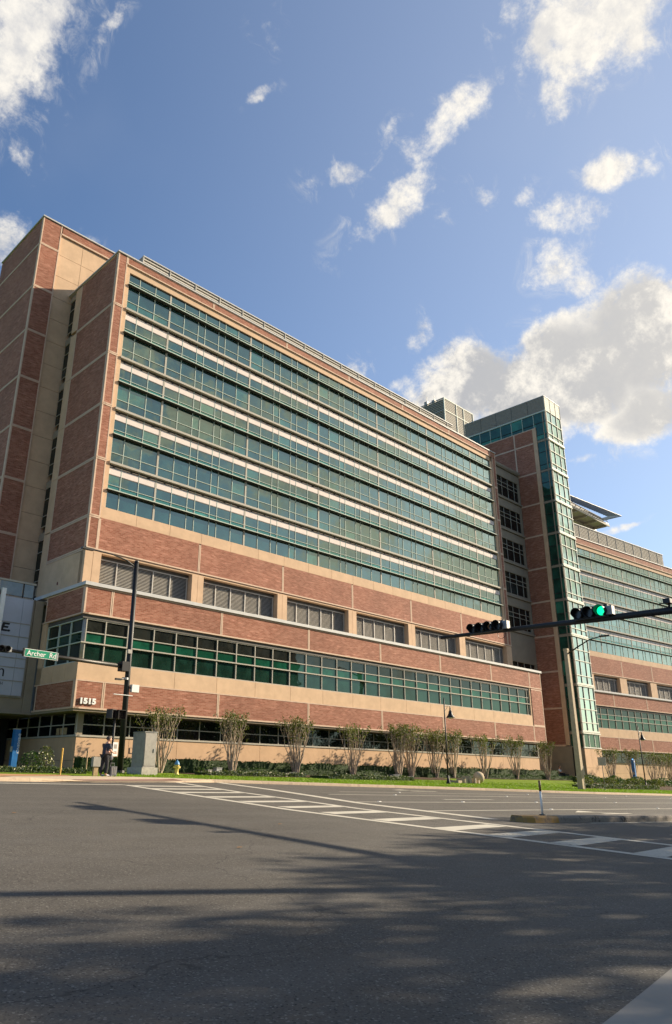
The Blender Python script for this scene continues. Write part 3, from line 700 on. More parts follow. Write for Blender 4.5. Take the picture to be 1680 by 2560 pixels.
# slot windows between the main block and the left tower
for i, z in enumerate([38.9, 34.5, 30.1, 25.7, 21.3, 16.9, 12.5]):
    for z0, z1 in ((-3.4, -2.5), (-2.5, -1.1), (-1.1, -.15)): bx('window_pane', 'glass_black', A, .20, .23, SY + 1.03, 8.2, z + z0 + .03, z + z1 - .03)
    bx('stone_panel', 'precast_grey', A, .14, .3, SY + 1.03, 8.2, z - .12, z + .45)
    for q in (-2.5, -1.1, -3.4, -.13): bx('transom', 'alu', A, .15, .22, SY + 1.03, 8.2, z + q - .02, z + q + .02)
bx('building_core', 'core', A, .5, L - .3, .45, 17, 14.4, 39.0); bx('building_core', 'core', A, .5, L - .3, .8, 17, -1, 14.4)
bx('core_wall', 'joint_dark', A, .4, .42, SY + 1., 8.2, 8, 39)
# roof screen
def screen(E, x0, x1, y, z0, z1, n, pitch, O=(0, 0, 0)):
    bx('screen_panel', 'screen_back', E, x0, x1, y + .1, y + .15, z0, z1, O)
    h = (z1 - z0) / n
    for i in range(n): bx('screen_slat', 'screen_light', E, x0, x1, y - .02, y + .08, z0 + i * h + h * .12, z0 + i * h + h * .72, O, rot=(-.25, 0, 0))
    x = x0
    while x < x1 + .1: bx('screen_post', 'screen_light', E, x - .05, x + .05, y - .07, y + .1, z0, z1, O); x += pitch
    bx('screen_rail', 'metal_cap', E, x0 - .05, x1 + .05, y - .1, y + .17, z1, z1 + .1, O)
screen(A, 3.1, 48.6, 1.6, 39.45, 41.6, 7, 2.77)
bx('screen_panel', 'screen', A, 3.05, 3.15, 1.7, 9, 39.45, 41.65); bx('screen_panel', 'screen', A, 48.55, 48.65, 1.7, 9, 39.45, 41.65)

# podium
PX0, PX1, PY = 21.57, 78.45, 41.7
PE = A
def podw(x): return x - MO[0]
pm = [22.0] + [22.0 + .0] ; pm = [21.95, 23.32, 24.95, 26.95, 28.74]
pm += [28.74 + 1.79 * i for i in range(1, 27)]; pm = [q for q in pm if q < 75.5] + [75.75]
podium_front(A, podw(PX0), podw(PX1), [podw(q) for q in pm], [podw(23.5)] + joints + [podw(75.95)], 0, podw(75.8), PY - MO[1], 42.7 - MO[1], podw(22.5), podw(78.3), lambda x: gz(x + MO[0], 42))
# podium side (X = PX0)
for z0, z1 in ((9.3, 11.1), (3.55, 5.27)):
    wx('brick_panel', 'brick', PX0, PX0 + .35, PY + .36, 46.9, z0 + .1, z1 - .08); wx('stone_belt', 'trim', PX0 - .03, PX0 + .35, PY - .03, 47.3, z0, z0 + .1)
    wx('stone_belt', 'trim', PX0 - .02, PX0 + .35, PY + .35, 47.3, z1 - .08, z1); wx('stone_joint', 'trim', PX0 - .012, PX0 + .35, 46.9, 47.02, z0 + .1, z1 - .08)
    wx('stone_joint', 'trim', PX0 - .012, PX0 + .08, PY - .012, PY + .1, z0 + .1, z1 - .08)
wx('roof_coping', 'metal_cap', PX0 - .14, PX0 + .4, PY + .4, 50.5, 11.12, 11.35)
for a, b in ((41.7, 43.3), (43.3, 45.0), (45.0, 47.3)): wx('stone_panel', 'precast', PX0 + .02, PX0 + .3, a + .31 if a < 42 else a + .012, b - .012, 5.28, 6.33)
wx('stone_panel', 'precast', PX0 + .02, PX0 + .3, 46.6, 47.3, 5.28, 9.3)
for a, b in ((42.05, 43.4), (43.4, 45.0), (45.0, 46.6)):
    for z0, z1, mt_ in ((6.4, 7.55, 'glass_pod_dark'), (7.55, 8.2, 'glass_pod'), (8.2, 9.0, 'glass_pod_dark')): wx('window_pane', mt_, PX0 + .22, PX0 + .25, a + .03, b - .03, z0 + .03, z1 - .03)
    wx('mullion', 'alu_green', PX0 + .12, PX0 + .24, b - .035, b + .035, 6.4, 9.02)
for z in (6.38, 7.55, 8.2, 9.02): wx('transom', 'alu_green', PX0 + .12, PX0 + .24, 41.95, 46.6, z - .03, z + .03)
wx('window_head', 'joint_dark', PX0 + .1, PX0 + .35, 41.9, 46.9, 9.05, 9.31)
MB().tube([(podw(21.9), 42.0 - MO[1], 6.3), (podw(21.9), 42.0 - MO[1], 9.2)], .14, 12).build('corner_post', 'cabinet', A, smooth=True)
wx('terrace_slab', 'core', PX0 + .1, 78.3, PY + .3, 46.6, 10.9, 11.2); wx('building_core', 'core', PX0 + .36, 78.2, PY + .36, 50, 3.6, 10.9)
wx('building_core', 'core', 22.9, 78.0, 42.95, 50, -1, 3.5); wx('soffit', 'precast_grey', 21.6, 22.6, 42.5, 47.4, 3.42, 3.54)
wx('stone_panel', 'precast', 78.1, 78.44, PY + .35, 45.9, 3.6, 11.1)
# base side
wx('stone_panel', 'base', 22.5, 22.8, 43.0, 53, -.3, .6); wx('stone_panel', 'base', 22.5, 22.8, 43.0, 53, .62, 1.98); wx('sill_ledge', 'alu', 22.45, 22.7, 42.65, 53, 1.99, 2.1)
for i in range(6):
    y = 42.9 + 1.7 * i
    for z0, z1 in ((2.1, 2.72), (2.72, 3.36)): wx('window_pane', 'glass_black', 22.58, 22.61, y + .03, y + 1.67, z0 + .03, z1 - .03)
    wx('mullion', 'alu', 22.52, 22.6, y - .03, y + .03, 2.1, 3.4)
wx('transom', 'alu', 22.53, 22.6, 42.9, 53, 2.69, 2.75)
wx('column', 'precast_grey', 22.52, 22.9, 42.72, 43.05, 2.1, 3.42)
wx('paper_notice', 'wood', 22.56, 22.575, 44.1, 45.0, 2.14, 2.55); wx('paper_notice', 'wood', 22.56, 22.575, 45.1, 45.5, 2.14, 2.55)
wx('window_frame', 'alu', 78.1, 78.3, 42.68, 42.74, 2.1, 3.4)
# house number 1515: four raised numerals
for i, ch in enumerate('1515'):
    text('numeral', ch, .45, 'white_paint', A, (21.88 + i * .285 - MO[0], PY - .07 - MO[1], 3.86), (pi / 2, 0, 0), .035, .026).scale = (1.18, 1, 1)
# wall bits: brown stain, small sign
MB().prism([(0, 0), (.14, .05), (.15, -.18), (.05, -.2), (-.02, -.12)], 0, .01).build('wall_mark', 'truncated', A, (-.02, 3.75, 12.7)).rotation_euler = (pi / 2, 0, -pi / 2)
wx('wall_hatch_frame', 'joint_dark', 26.3, 26.55, 42.675, 42.69, 1.1, 1.45); wx('wall_hatch', 'base', 26.33, 26.52, 42.665, 42.68, 1.13, 1.42)

# recess between the main block and the stair tower (same building)
RY = 46.1
for i, zt in enumerate([38.9, 34.5, 30.1, 25.7, 21.3, 16.9]):
    zw1 = zt - 1.25 if i else zt - 1.3; zw0 = zw1 - 2.75
    if i == 5: zw1, zw0 = 13.2, 10.4
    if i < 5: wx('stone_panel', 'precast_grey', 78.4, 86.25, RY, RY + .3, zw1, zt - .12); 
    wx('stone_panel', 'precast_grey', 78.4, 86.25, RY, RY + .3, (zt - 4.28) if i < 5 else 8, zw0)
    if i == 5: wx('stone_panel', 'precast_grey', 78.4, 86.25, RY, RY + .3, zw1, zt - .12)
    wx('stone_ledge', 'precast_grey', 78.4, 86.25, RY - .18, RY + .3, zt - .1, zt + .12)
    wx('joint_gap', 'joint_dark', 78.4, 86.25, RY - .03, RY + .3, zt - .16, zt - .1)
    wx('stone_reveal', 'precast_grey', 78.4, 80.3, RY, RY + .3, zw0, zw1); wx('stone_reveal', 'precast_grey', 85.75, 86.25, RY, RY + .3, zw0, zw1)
    xe = [80.3, 81.7, 83.25, 84.8, 85.75]; ze = [zw0, zw0 + 1.45, zw0 + 2.0, zw1]
    for a, b in zip(xe, xe[1:]):
        for c, e in zip(ze, ze[1:]): wx('window_pane', 'glass_black', a + .02, b - .02, RY + .12, RY + .15, c + .02, e - .02)
        wx('mullion', 'alu', a - .025, a + .025, RY + .06, RY + .14, zw0, zw1)
    for c in ze[1:3]: wx('transom', 'alu', 80.3, 85.75, RY + .06, RY + .14, c - .025, c + .025)
wx('stone_ledge', 'precast_grey', 78.4, 86.25, RY - .25, RY + .4, 38.95, 39.3)
wx('building_core', 'core', 78.1, 86.2, RY + .3, 60, -1, 38.9); wx('brick_panel', 'brick', 78.45, 78.6, 45.2, 46.1, 14.5, 39.3)
wx('stone_panel', 'base', 78.35, 86.25, 46.1, 46.3, -1, 8)

# ------------------------------------------------------------------ glass stair tower
BX, BX1, BY = 86.25, 90.65, 41.2
B = thing('stair_tower', (BX, BY, 0), 'tall narrow tower with glazed front corner, brown brick side and metal louvre crown', 'building')
OB = (BX, BY, 0)
def tx(name, mat, *c, **k): return bx(name, mat, B, *c, O=OB, **k)
ZF = [47.35, 43.0, 38.6, 34.15, 29.75, 25.35, 20.95, 16.5, 10.5, 5.0]
# brick side
bz = [45.2, 43.0, 38.7, 34.3, 29.9, 25.5, 21.1, 16.7, 12.3, 7.9, 3.6]
for z1, z0 in zip(bz, bz[1:]):
    tx('brick_panel', 'brick', BX, BX + .3, 43.42, 46.08, z0 + .1, z1 - .1); tx('brick_panel', 'brick', BX, BX + .3, 46.3, 54, z0 + .1, z1 - .1)
    tx('stone_belt', 'trim', BX - .02, BX + .3, 43.42, 54, z0 - .1, z0 + .1)
    tx('stone_panel', 'precast', BX - .01, BX + .3, 42.85, 43.4, z0 + .01, z1 - .01)
tx('stone_joint', 'trim', BX - .02, BX + .3, 46.1, 46.28, 38.9, 45.2)
tx('stone_belt', 'trim', BX - .02, BX + .3, 42.85, 54, 45.1, 45.22)
tx('stone_panel', 'precast_grey', BX, BX + .3, 42.2, 46.1, -1.2, 1.6); tx('stone_panel', 'precast_grey', BX, BX + .3, 42.2, 46.1, 1.62, 3.48)
tx('opening', 'dark', BX - .02, BX, 42.3, 42.7, -1.2, 3.4)
# top glass band on the side
y = 41.35; k = 0
while y < 53.5:
    w = 1.7; tx('window_pane', 'glass_side', BX + .08, BX + .11, y + .04, y + w - .04, 45.75, 47.2); tx('window_pane', 'glass_side', BX + .08, BX + .11, y + .04, y + w - .04, 45.27, 45.7)
    tx('mullion', 'alu_green', BX, BX + .1, y - .035, y + .035, 45.22, 47.25); y += w
tx('transom', 'dark', BX + .02, BX + .1, 41.3, 54, 45.69, 45.76); tx('transom', 'alu_green', BX - .03, BX + .12, 41.2, 54, 47.22, 47.4)
# crown of metal louvre panels
def crown(x0, x1, y0, y1, z0, z1, n):
    tx('crown_core', 'screen_back', x0 + .06, x1 - .06, y0 + .06, y1 - .06, z0, z1)
    h = (z1 - z0) / n
    for i in range(n):
        tx('crown_slat', 'alu_white', x0, x1, y0, y0 + .06, z0 + i * h, z0 + i * h + h * .72); tx('crown_slat', 'screen', x0, x0 + .06, y0 + .061, y1, z0 + i * h, z0 + i * h + h * .72)  # white front and grey sides: sun and shade painted into the slat colours
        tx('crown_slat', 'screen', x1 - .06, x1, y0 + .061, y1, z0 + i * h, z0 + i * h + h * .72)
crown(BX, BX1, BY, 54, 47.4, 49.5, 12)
for q in (BX - .01, BX + 1.5, BX + 3.0, BX1 - .06): tx('crown_post', 'screen', q, q + .07, BY - .03, BY, 47.4, 49.5)
for q in (43.7, 46.2, 48.7, 51.2): tx('crown_post', 'joint_dark', BX - .012, BX, q, q + .05, 47.4, 49.5)
tx('roof_coping', 'metal_cap', BX - .05, BX1 + .05, BY - .05, 54, 49.5, 49.6)
# glazed front and its return
cols = [BX + .28, BX + 1.55, BX + 3.05, BX1 - .1]
for k, (z1, z0) in enumerate(zip(ZF, ZF[1:])):
    h = z1 - z0
    rz = [z0 + .25, z0 + .95, z0 + .6 * h + .15, z1 - .08] if h < 5 else [z0 + .25, z0 + 1.2, z0 + h * .5, z0 + h * .72, z1 - .08]
    tx('floor_ledge', 'alu_white', BX - .05, BX1 + .05, BY - .14, BY + .1, z0 - .1, z0 + .02); tx('floor_ledge', 'alu_white', BX - .03, BX1 + .03, BY - .08, BY + .1, z0 + .1, z0 + .22)
    tx('floor_band', 'alu_white', BX, BX1, BY - .03, BY + .1, z0 + .02, z0 + .1)
    for a, b in zip(rz, rz[1:]):
        for c, e in zip(cols, cols[1:]):
            tx('glass_pane', 'glass_tower', c + .07, e - .07, BY + .06, BY + .09, a + .05, b - .05, rot=(random.gauss(0, .002), 0, random.gauss(0, .003)))
            tx('pane_shadow_strip', 'dark', e - .15, e - .07, BY + .03, BY + .055, a + .05, b - .05)  # dark strip paints the shaded reveal along one edge of the pane
        tx('transom', 'alu_white', BX + .1, BX1 + .04, BY - .06, BY + .08, a - .04, a + .05)
        # return side
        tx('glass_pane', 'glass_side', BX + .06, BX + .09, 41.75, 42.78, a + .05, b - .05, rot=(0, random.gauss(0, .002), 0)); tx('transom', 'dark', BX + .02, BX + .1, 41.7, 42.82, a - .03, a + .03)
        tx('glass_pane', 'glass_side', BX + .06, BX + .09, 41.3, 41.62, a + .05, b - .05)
    tx('floor_band', 'precast_grey', BX + .01, BX + .1, 41.25, 42.82, z0 - .1, z0 + .2)
for c in cols: tx('mullion', 'alu_white', c - .045, c + .045, BY - .03, BY + .08, 5.0, 47.3)
tx('corner_post', 'precast_grey', BX, BX + .22, BY + .0, BY + .12, 3.3, 47.3); tx('corner_post', 'precast_grey', BX, BX + .08, 41.62, 41.74, 3.3, 47.3)
for c, e in zip(cols, cols[1:]): tx('glass_pane', 'glass_pod', c + .07, e - .07, BY + .06, BY + .09, 3.45, 4.85)
for c in cols: tx('mullion', 'alu_white', c - .05, c + .05, BY, BY + .08, 3.4, 4.9)
tx('floor_ledge', 'alu_white', BX - .03, BX1 + .05, BY - .06, BY + .1, 3.3, 3.42)
tx('glass_pane', 'glass_side', BX + .06, BX + .09, 41.3, 42.78, 3.45, 4.85)
tx('building_core', 'core', BX + .3, BX1 - .12, BY + .35, 54, -1.5, 47.4)
tx('stair_wall', 'core', BX1 - .12, BX1, BY + .1, 54, 3.3, 47.4); tx('stair_wall', 'joint_dark', BX + .1, BX1 - .1, BY + .1, BY + .34, 3.3, 47.3)
for c, e in ((BX + .02, BX + 1.6), (BX + 1.62, BX + 3.1), (BX + 3.12, BX1)):
    tx('stone_panel', 'base', c, e, BY, BY + .34, 1.12, 3.28); tx('stone_panel', 'base', c, e, BY, BY + .34, -1.5, 1.1)
tx('stone_panel', 'precast_grey', BX, BX + .02, BY + .01, 42.2, -1.5, 3.28)
tx('wall_sign', 'white_paint', BX - .03, BX, 41.5, 41.9, .3, 1.3)

# penthouse louvre box on the tower roof
PH = thing('roof_plant_enclosure', (90.3, 60, 39), 'pale louvred plant enclosure on the roof behind the stair tower', 'plant enclosure')
OP = (90.3, 60, 39)
def px(name, mat, *c, **k): return bx(name, mat, PH, *c, O=OP, **k)
px('enclosure_core', 'screen_back', 90.5, 98.5, 60.2, 68, 39, 58)
for i in range(26):
    z = 50.2 + i * .3; px('louvre_slat', 'screen_light', 90.3, 98.7, 60, 60.12, z, z + .22); px('louvre_slat', 'screen', 90.3, 90.42, 60.1, 68, z, z + .2)  # sunlit front slats given a paler colour than the shaded side
for q in (90.3, 93.7, 95.8, 98.6): px('frame_post', 'alu_white', q - .08, q + .08, 59.9, 60.06, 49, 58.1)
for z in (55.9, 58.05, 52.2): px('frame_rail', 'alu_white', 90.3, 98.7, 59.92, 60.05, z - .1, z + .06); px('frame_rail', 'cabinet', 90.2, 90.35, 60, 68, z - .08, z + .06)
for yy, h in ((62, .9), (63.5, 1.3), (65.4, .9), (66.4, 1.5)): px('vent_stub', 'cabinet', 90.6, 91.2, yy, yy + .6, 58.1, 58.1 + h * .6); px('antenna', 'cabinet', 90.85, 90.9, yy + .2, yy + .25, 58.1, 58.6 + h)

# ------------------------------------------------------------------ left brick tower
LX, LY = 19.55, 53.1
C = thing('left_brick_tower', (LX, LY, 0), 'taller brick block at far left with a wide buff stone strip', 'building')
OC = (LX, LY, 0)
def lx(name, mat, *c, **k): return bx(name, mat, C, *c, O=OC, **k)
lz = [46.1, 43.3, 38.9, 34.55, 30.15, 25.7, 21.3, 16.9, 12.4, 3]
for z1, z0 in zip(lz, lz[1:]):
    lx('brick_panel', 'brick', LX + .08, 21.2, LY, LY + .3, z0 + .12, z1 - .1); lx('brick_panel', 'brick', LX, LX + .3, LY + .31, 62, z0 + .12, z1 - .1)
    for q in (-.1, .01):
        lx('stone_belt', 'trim', LX - .03, 21.3, LY - .03, LY + .3, z0 + q, z0 + q + .09); lx('stone_belt', 'trim', LX - .03, LX + .3, LY + .3, 62, z0 + q, z0 + q + .09)
lx('stone_joint', 'trim', LX - .012, LX + .08, LY - .012, LY + .3, 3, 46.1); lx('stone_joint', 'trim', 21.2, 21.3, LY - .02, LY + .3, 3, 46.1)
lx('roof_coping', 'metal_cap', LX - .1, 50, LY - .1, LY + .5, 46.1, 46.22); lx('roof_coping', 'metal_cap', LX - .1, LX + .5, LY + .5, 62, 46.1, 46.22)
lx('brick_panel', 'brick', 21.4, 50, LY, LY + .3, 45.3, 46.08); lx('stone_belt', 'trim', 21.3, 50, LY - .04, LY + .3, 45.16, 45.3)
z = 45.1; seq = [2.0] + [2.2] * 20; 
for h in seq:
    for a, b in ((21.32, 23.5), (23.53, 27.5), (27.53, 33)):
        if z > 38 or a < 23: lx('stone_panel', 'precast', a, b, LY + .12, LY + .35, z - h + .03, z)
    z -= h
    if z < 4: break
lx('building_core', 'core', LX + .3, 50, LY + .36, 61.9, -1, 46.0)
lx('joint_gap', 'joint_dark', 21.3, 33, LY + .16, LY + .36, 3, 45.2)

# ------------------------------------------------------------------ connector with sign panels, glass railing
K = thing('connector_bridge', (10, 47.4, 3.4), 'grey connector wall with white sign panels and a glass railing over a dark drive', 'building')
OK = (10, 47.4, 3.4)
def kx(name, mat, *c, **k): return bx(name, mat, K, *c, O=OK, **k)
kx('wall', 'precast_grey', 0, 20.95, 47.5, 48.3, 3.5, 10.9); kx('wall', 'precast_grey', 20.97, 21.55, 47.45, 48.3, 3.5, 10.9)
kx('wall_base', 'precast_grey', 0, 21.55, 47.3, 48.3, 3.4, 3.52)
kx('roof_slab', 'precast_grey', -5, 22.8, 47.5, 53, 10.7, 10.92)
sx = [10.2, 12.4, 14.6, 16.6, 18.7, 20.08, 20.75]; sz = [10.85, 9.18, 8.3, 6.9, 6.3, 5.45, 4.52]
for a, b in zip(sx, sx[1:]):
    for c, e in zip(sz, sz[1:]): kx('sign_panel', 'grey_panel', a + .01, b - .01, 47.36, 47.42, e + .02, c - .02)
for z in sz[1:]: kx('sign_rail', 'cabinet', 10.2, 20.8, 47.33, 47.44, z - .04, z + .02)
kx('sign_backing', 'cabinet', 10.1, 20.82, 47.42, 47.5, 4.4, 10.9)
kx('sign_post', 'white_paint', 18.45, 18.72, 47.1, 47.3, 7.5, 11.3)
text('sign_lettering', 'E.', .74, 'dark', K, (18.72 - 10, 47.355 - 47.4, 8.57 - 3.4), (pi / 2, 0, 0), .005, .03, .2).scale = (1.35, 1, 1)
text('sign_lettering', 'n', 1.08, 'dark', K, (18.96 - 10, 47.355 - 47.4, 5.67 - 3.4), (pi / 2, 0, 0), .005)
text('sign_lettering', 'H', .28, 'dark', K, (19.25 - 10, 47.355 - 47.4, 5.13 - 3.4), (pi / 2, 0, 0), .005)
for a, b in ((14, 16.2), (16.2, 18.1), (18.1, 18.35), (18.4, 19.98), (20.05, 20.75)): kx('railing_pane', 'glass_rail', a + .04, b - .04, 47.5, 47.53, 11.0, 11.88)
kx('handrail', 'alu', 0, 20.85, 47.45, 47.58, 11.9, 12.02)
for q in (16.2, 18.1, 18.38, 20.02, 20.8): kx('railing_post', 'alu' if q < 20 else 'dark', q - .03, q + .03, 47.48, 47.56, 10.9, 11.9)
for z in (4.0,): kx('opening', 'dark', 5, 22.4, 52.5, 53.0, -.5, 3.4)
kx('soffit', 'precast_grey', 0, 22.5, 48.3, 53, 3.38, 3.5)
kx('pier', 'precast_grey', 12, 16.6, 51.5, 52.4, -.5, 3.4); kx('pier', 'base', 18.6, 19.0, 49, 50, -.5, 3.4)

# ------------------------------------------------------------------ far wing
an = -radians(6.3)
D = thing('far_brick_wing', (105.9, 48.0, 0), 'second red brick wing with green ribbon windows, partly hidden behind the glazed stair tower', 'building', rz=an)
t3 = [3.76 + 8.85 * i for i in range(-1, 6)]
xs2 = bay_mullions(3.76 - BAY, 6); FsD = [32.25 - 4.3 * i for i in range(4)]
curtain(D, xs2, [3.76 + BAY * i for i in range(-1, 6)], FsD, 33.5, 17.7, .25)
jd = [8.2 + BAY * i for i in range(-1, 6)]; XL, XR = -7.0, 49.0
bx('roof_coping', 'metal_cap', D, XL, XR, -.1, .5, 35.15, 35.27); brickband(D, jd, XL, XR, 0, 34.15, 35.15)
bx('stone_frame', 'precast', D, XL, XR, .1, .4, 33.55, 34.15)
for a in lin(XL, XR, 18)[:-1]: bx('stone_panel', 'precast', D, a + .012, a + (XR - XL) / 18 - .012, .04, .4, 16.9, 17.65)
brickband(D, jd, XL, XR, 0, 14.4, 16.88, top=False); bx('soffit', 'precast', D, XL, XR, .05, 1.6, 14.25, 14.38)
prev = -6.5
for j in jd[0:]:
    bx('column', 'precast', D, j - .95, j + .0, .02, .7, 11.2, 14.25); bx('column', 'precast', D, j + .02, j + .95, .02, .7, 11.2, 14.25)
    if j - .95 > prev: louvre_bay(D, prev, j - .95, .55, 11.3, 14.0)
    bx('louvre_header', 'joint_dark', D, prev, j - .95, .5, .75, 14.0, 14.25); prev = j + .95
bx('building_core', 'core', D, XL, XR, .45, 16, 14.3, 34.9); bx('building_core', 'core', D, XL, XR, .8, 16, -2.5, 14.4)
screen(D, 2.0, 31.6, 2.1, 35.2, 38.6, 14, 2.75)
x = -4
bx('roof_railing', 'alu_white', D, -5, 33, 1.2, 1.24, 36.0, 36.06)
while x < 33: bx('railing_post', 'alu_white', D, x - .025, x + .025, 1.2, 1.24, 35.2, 36.0); x += 1.35
bx('brick_panel', 'brick', D, 34, 45, 4, 9, 35, 37.6); bx('opening', 'dark', D, 33.2, 34, 5, 6, 35, 37.0)
pm2 = [-8 + 1.79 * i for i in range(32)]
podium_front(D, -8.3, 47, pm2, [-.9 + BAY * i for i in range(0, 6)], 0, 46.5, -3.2, -2.2, -8.1, 46.9, lambda x: -1.4)
bx('building_core', 'core', D, -8, 46.8, -2.84, 3, 3.6, 10.9); bx('building_core', 'core', D, -8, 46.8, -1.9, 3, -2.5, 3.5); bx('terrace_slab', 'core', D, -8.2, 46.9, -2.9, 1.6, 10.9, 11.2)

# helipad on the roof beyond
H = thing('rooftop_helipad', (128, 58, 43), 'rooftop helicopter deck with outward sloping safety net above the far wing', 'helipad')
def hx(name, mat, *c, **k): return bx(name, mat, H, *c, O=(128, 58, 43), **k)
Yh = 55.
hx('deck', 'cabinet', 112, 136.3, Yh, 70, 45.9, 46.4); hx('deck_beam', 'alu', 112, 136.4, Yh - .12, Yh, 45.75, 46.2)
for yq in (57.5, 60.5, 64): hx('deck_beam', 'cabinet', 112, 136.2, yq, yq + .3, 45.3, 45.9)
for xq in (115, 119, 123, 127, 131, 135): hx('deck_rib', 'alu', xq, xq + .25, Yh + .1, 70, 45.5, 45.88)
hx('gangway', 'alu', 112, 136.3, Yh + .1, Yh + .2, 46.9, 47.0)
for i in range(14): hx('stanchion', 'alu', 112 + i * 1.85, 112.08 + i * 1.85, Yh + .1, Yh + .2, 46.3, 47.0)
hx('deck_rim', 'dark', 112, 136.0, Yh + 1.2, 69, 46.4, 48.0)
hx('support_column', 'black_metal', 130.6, 131.0, 58, 58.4, 38, 45.9); hx('support_column', 'black_metal', 118, 118.4, 60, 60.4, 36, 45.9)
def zo(X): return 46.55 + (X - 116) * .073
def zi(X): return 47.3 + (X - 117) * .06
for i in range(13):
    a = 112.3 + i * 2.0; c = a + 1.96
    MB().poly([(a - 128, -2.2, zi(a) - 43), (c - 128, -2.2, zi(c) - 43), (c - 127.6, -4.7, zo(c) - 43), (a - 127.6, -4.7, zo(a) - 43)]).build('safety_net', 'net', H)
    MB().tube([(a + 1 - 128, -2.2, zi(a + 1) - 43.02), (a + 1 - 127.6, -4.75, zo(a + 1) - 42.98)], .05, 5).build('net_strut', 'black_metal', H)
    MB().tube([(a - 128, -2.2, zi(a) - 43.02), (a - 127.6, -4.75, zo(a) - 42.98)], .06, 5).build('net_strut', 'black_metal', H)
MB().poly([(10.3, -2.2, 5.6), (8.6, 1.5, 4.9), (12.2, 3.2, 5.6), (12.6, -2.2, 5.8), (10.8, -4.7, 5.2)]).build('safety_net', 'net', H)
MB().tube([(-16, -4.7, zo(112) - 43), (10.8, -4.7, zo(138.6) - 43), (12.6, -2.2, 5.8), (12.2, 3.2, 5.6), (8.6, 1.5, 4.9)], .07, 5).build('net_edge', 'black_metal', H)

# ------------------------------------------------------------------ building across the road, behind the viewer's right: seen only mirrored in the glass
G2 = thing('opposite_building', (40, -42, 0), 'dark brick block across the road, seen only as a reflection in the green glass', 'building')
def gx(name, mat, *c, **k): return bx(name, mat, G2, *c, O=(40, -42, 0), **k)
gx('building_core', 'core', 30, 122, -70, -42.4, -3, 31)
for i in range(7):
    z = i * 4.4 - 1
    gx('brick_panel', 'brick', 30, 122, -42.4, -42, z + 2.4, z + 4.4)
    gx('window_pane', 'glass_black', 30, 122, -42.4, -42.2, z, z + 2.4)
for i in range(24): gx('column', 'brick', 30 + i * 3.95, 31 + i * 3.95, -42.4, -41.9, -2, 30)

# ------------------------------------------------------------------ left mast arm with signal, sign, luminaire
R = random
mx, my = 23.25, 38.58; mz = gz(mx, my)
T = thing('traffic_mast', (mx, my, mz), 'tall black mast with street light and a horizontal signal arm beside the utility cabinet', 'mast')
h0 = 12.3 - mz
MB().tube([(0, 0, .12), (-.03, 0, h0 * .5), (-.08, 0, h0)], [.18, .155, .13], 14).build('pole', 'black_metal', T, smooth=True)
MB().tube([(0, 0, 0), (0, 0, .14)], [.3, .28], 14).build('base_flange', 'bronze_metal', T)
MB().tube([(-.08, 0, h0), (-.08, 0, h0 + .08)], [.16, .14], 14).build('pole_cap', 'bronze_metal', T)
az = 11.95 - mz
arm = MB().tube([(-.1, 0, az), (-.8, 0, az + .33), (-1.8, 0, az + .5), (-2.9, 0, az + .53), (-3.2, 0, az + .52)], [.06, .05, .045, .04, .035], 8).build('light_arm', 'black_metal', T, smooth=True)
MB().box(-3.85, -3.1, -.13, .13, az + .44, az + .55).build('luminaire', 'bronze_metal', T)
MB().tube([(-3.6, 0, az + .55), (-3.6, 0, az + .64)], .05, 8).build('photo_cell', 'bronze_metal', T)
zz_ = 5.9 - mz
MB().tube([(-.2, -.1, zz_ - .05), (-4, -.1, zz_ + .02), (-9.6, -.1, zz_ + .1)], [.125, .11, .075], 12).build('signal_arm', 'bronze_metal', T, smooth=True)
MB().box(-.62, -.16, -.32, .2, zz_ - .33, zz_ + .22).build('arm_clamp', 'black_metal', T)
MB().box(-.3, -.02, -.28, -.16, 6.62 - mz, 6.85 - mz).build('junction_box', 'cabinet', T)
MB().box(.2, .68, -.25, .02, 4.42 - mz, 4.85 - mz).build('controller_box', 'white_paint', T)
MB().tube([(.1, -.1, 4.65 - mz), (.25, -.1, 4.65 - mz)], .04, 6).build('bracket', 'black_metal', T)
MB().tube([(-.95, -.2, 4.21 - mz), (.3, -.2, 4.2 - mz)], .028, 6).build('detector_bar', 'white_paint', T)
cmn = MB().box(-.95, -.55, -.28, -.14, 5.02 - mz, 5.12 - mz).build('camera', 'black_metal', T); MB().tube([(-.6, -.2, 5.1 - mz), (-.1, -.1, 5.15 - mz)], .03, 6).build('camera_bracket', 'cabinet', cmn)
MB().tube([(-.19, -.03, 5.1 - mz), (-.19, -.03, 5.22 - mz)], .2, 12).build('clamp_band', 'galv', T)

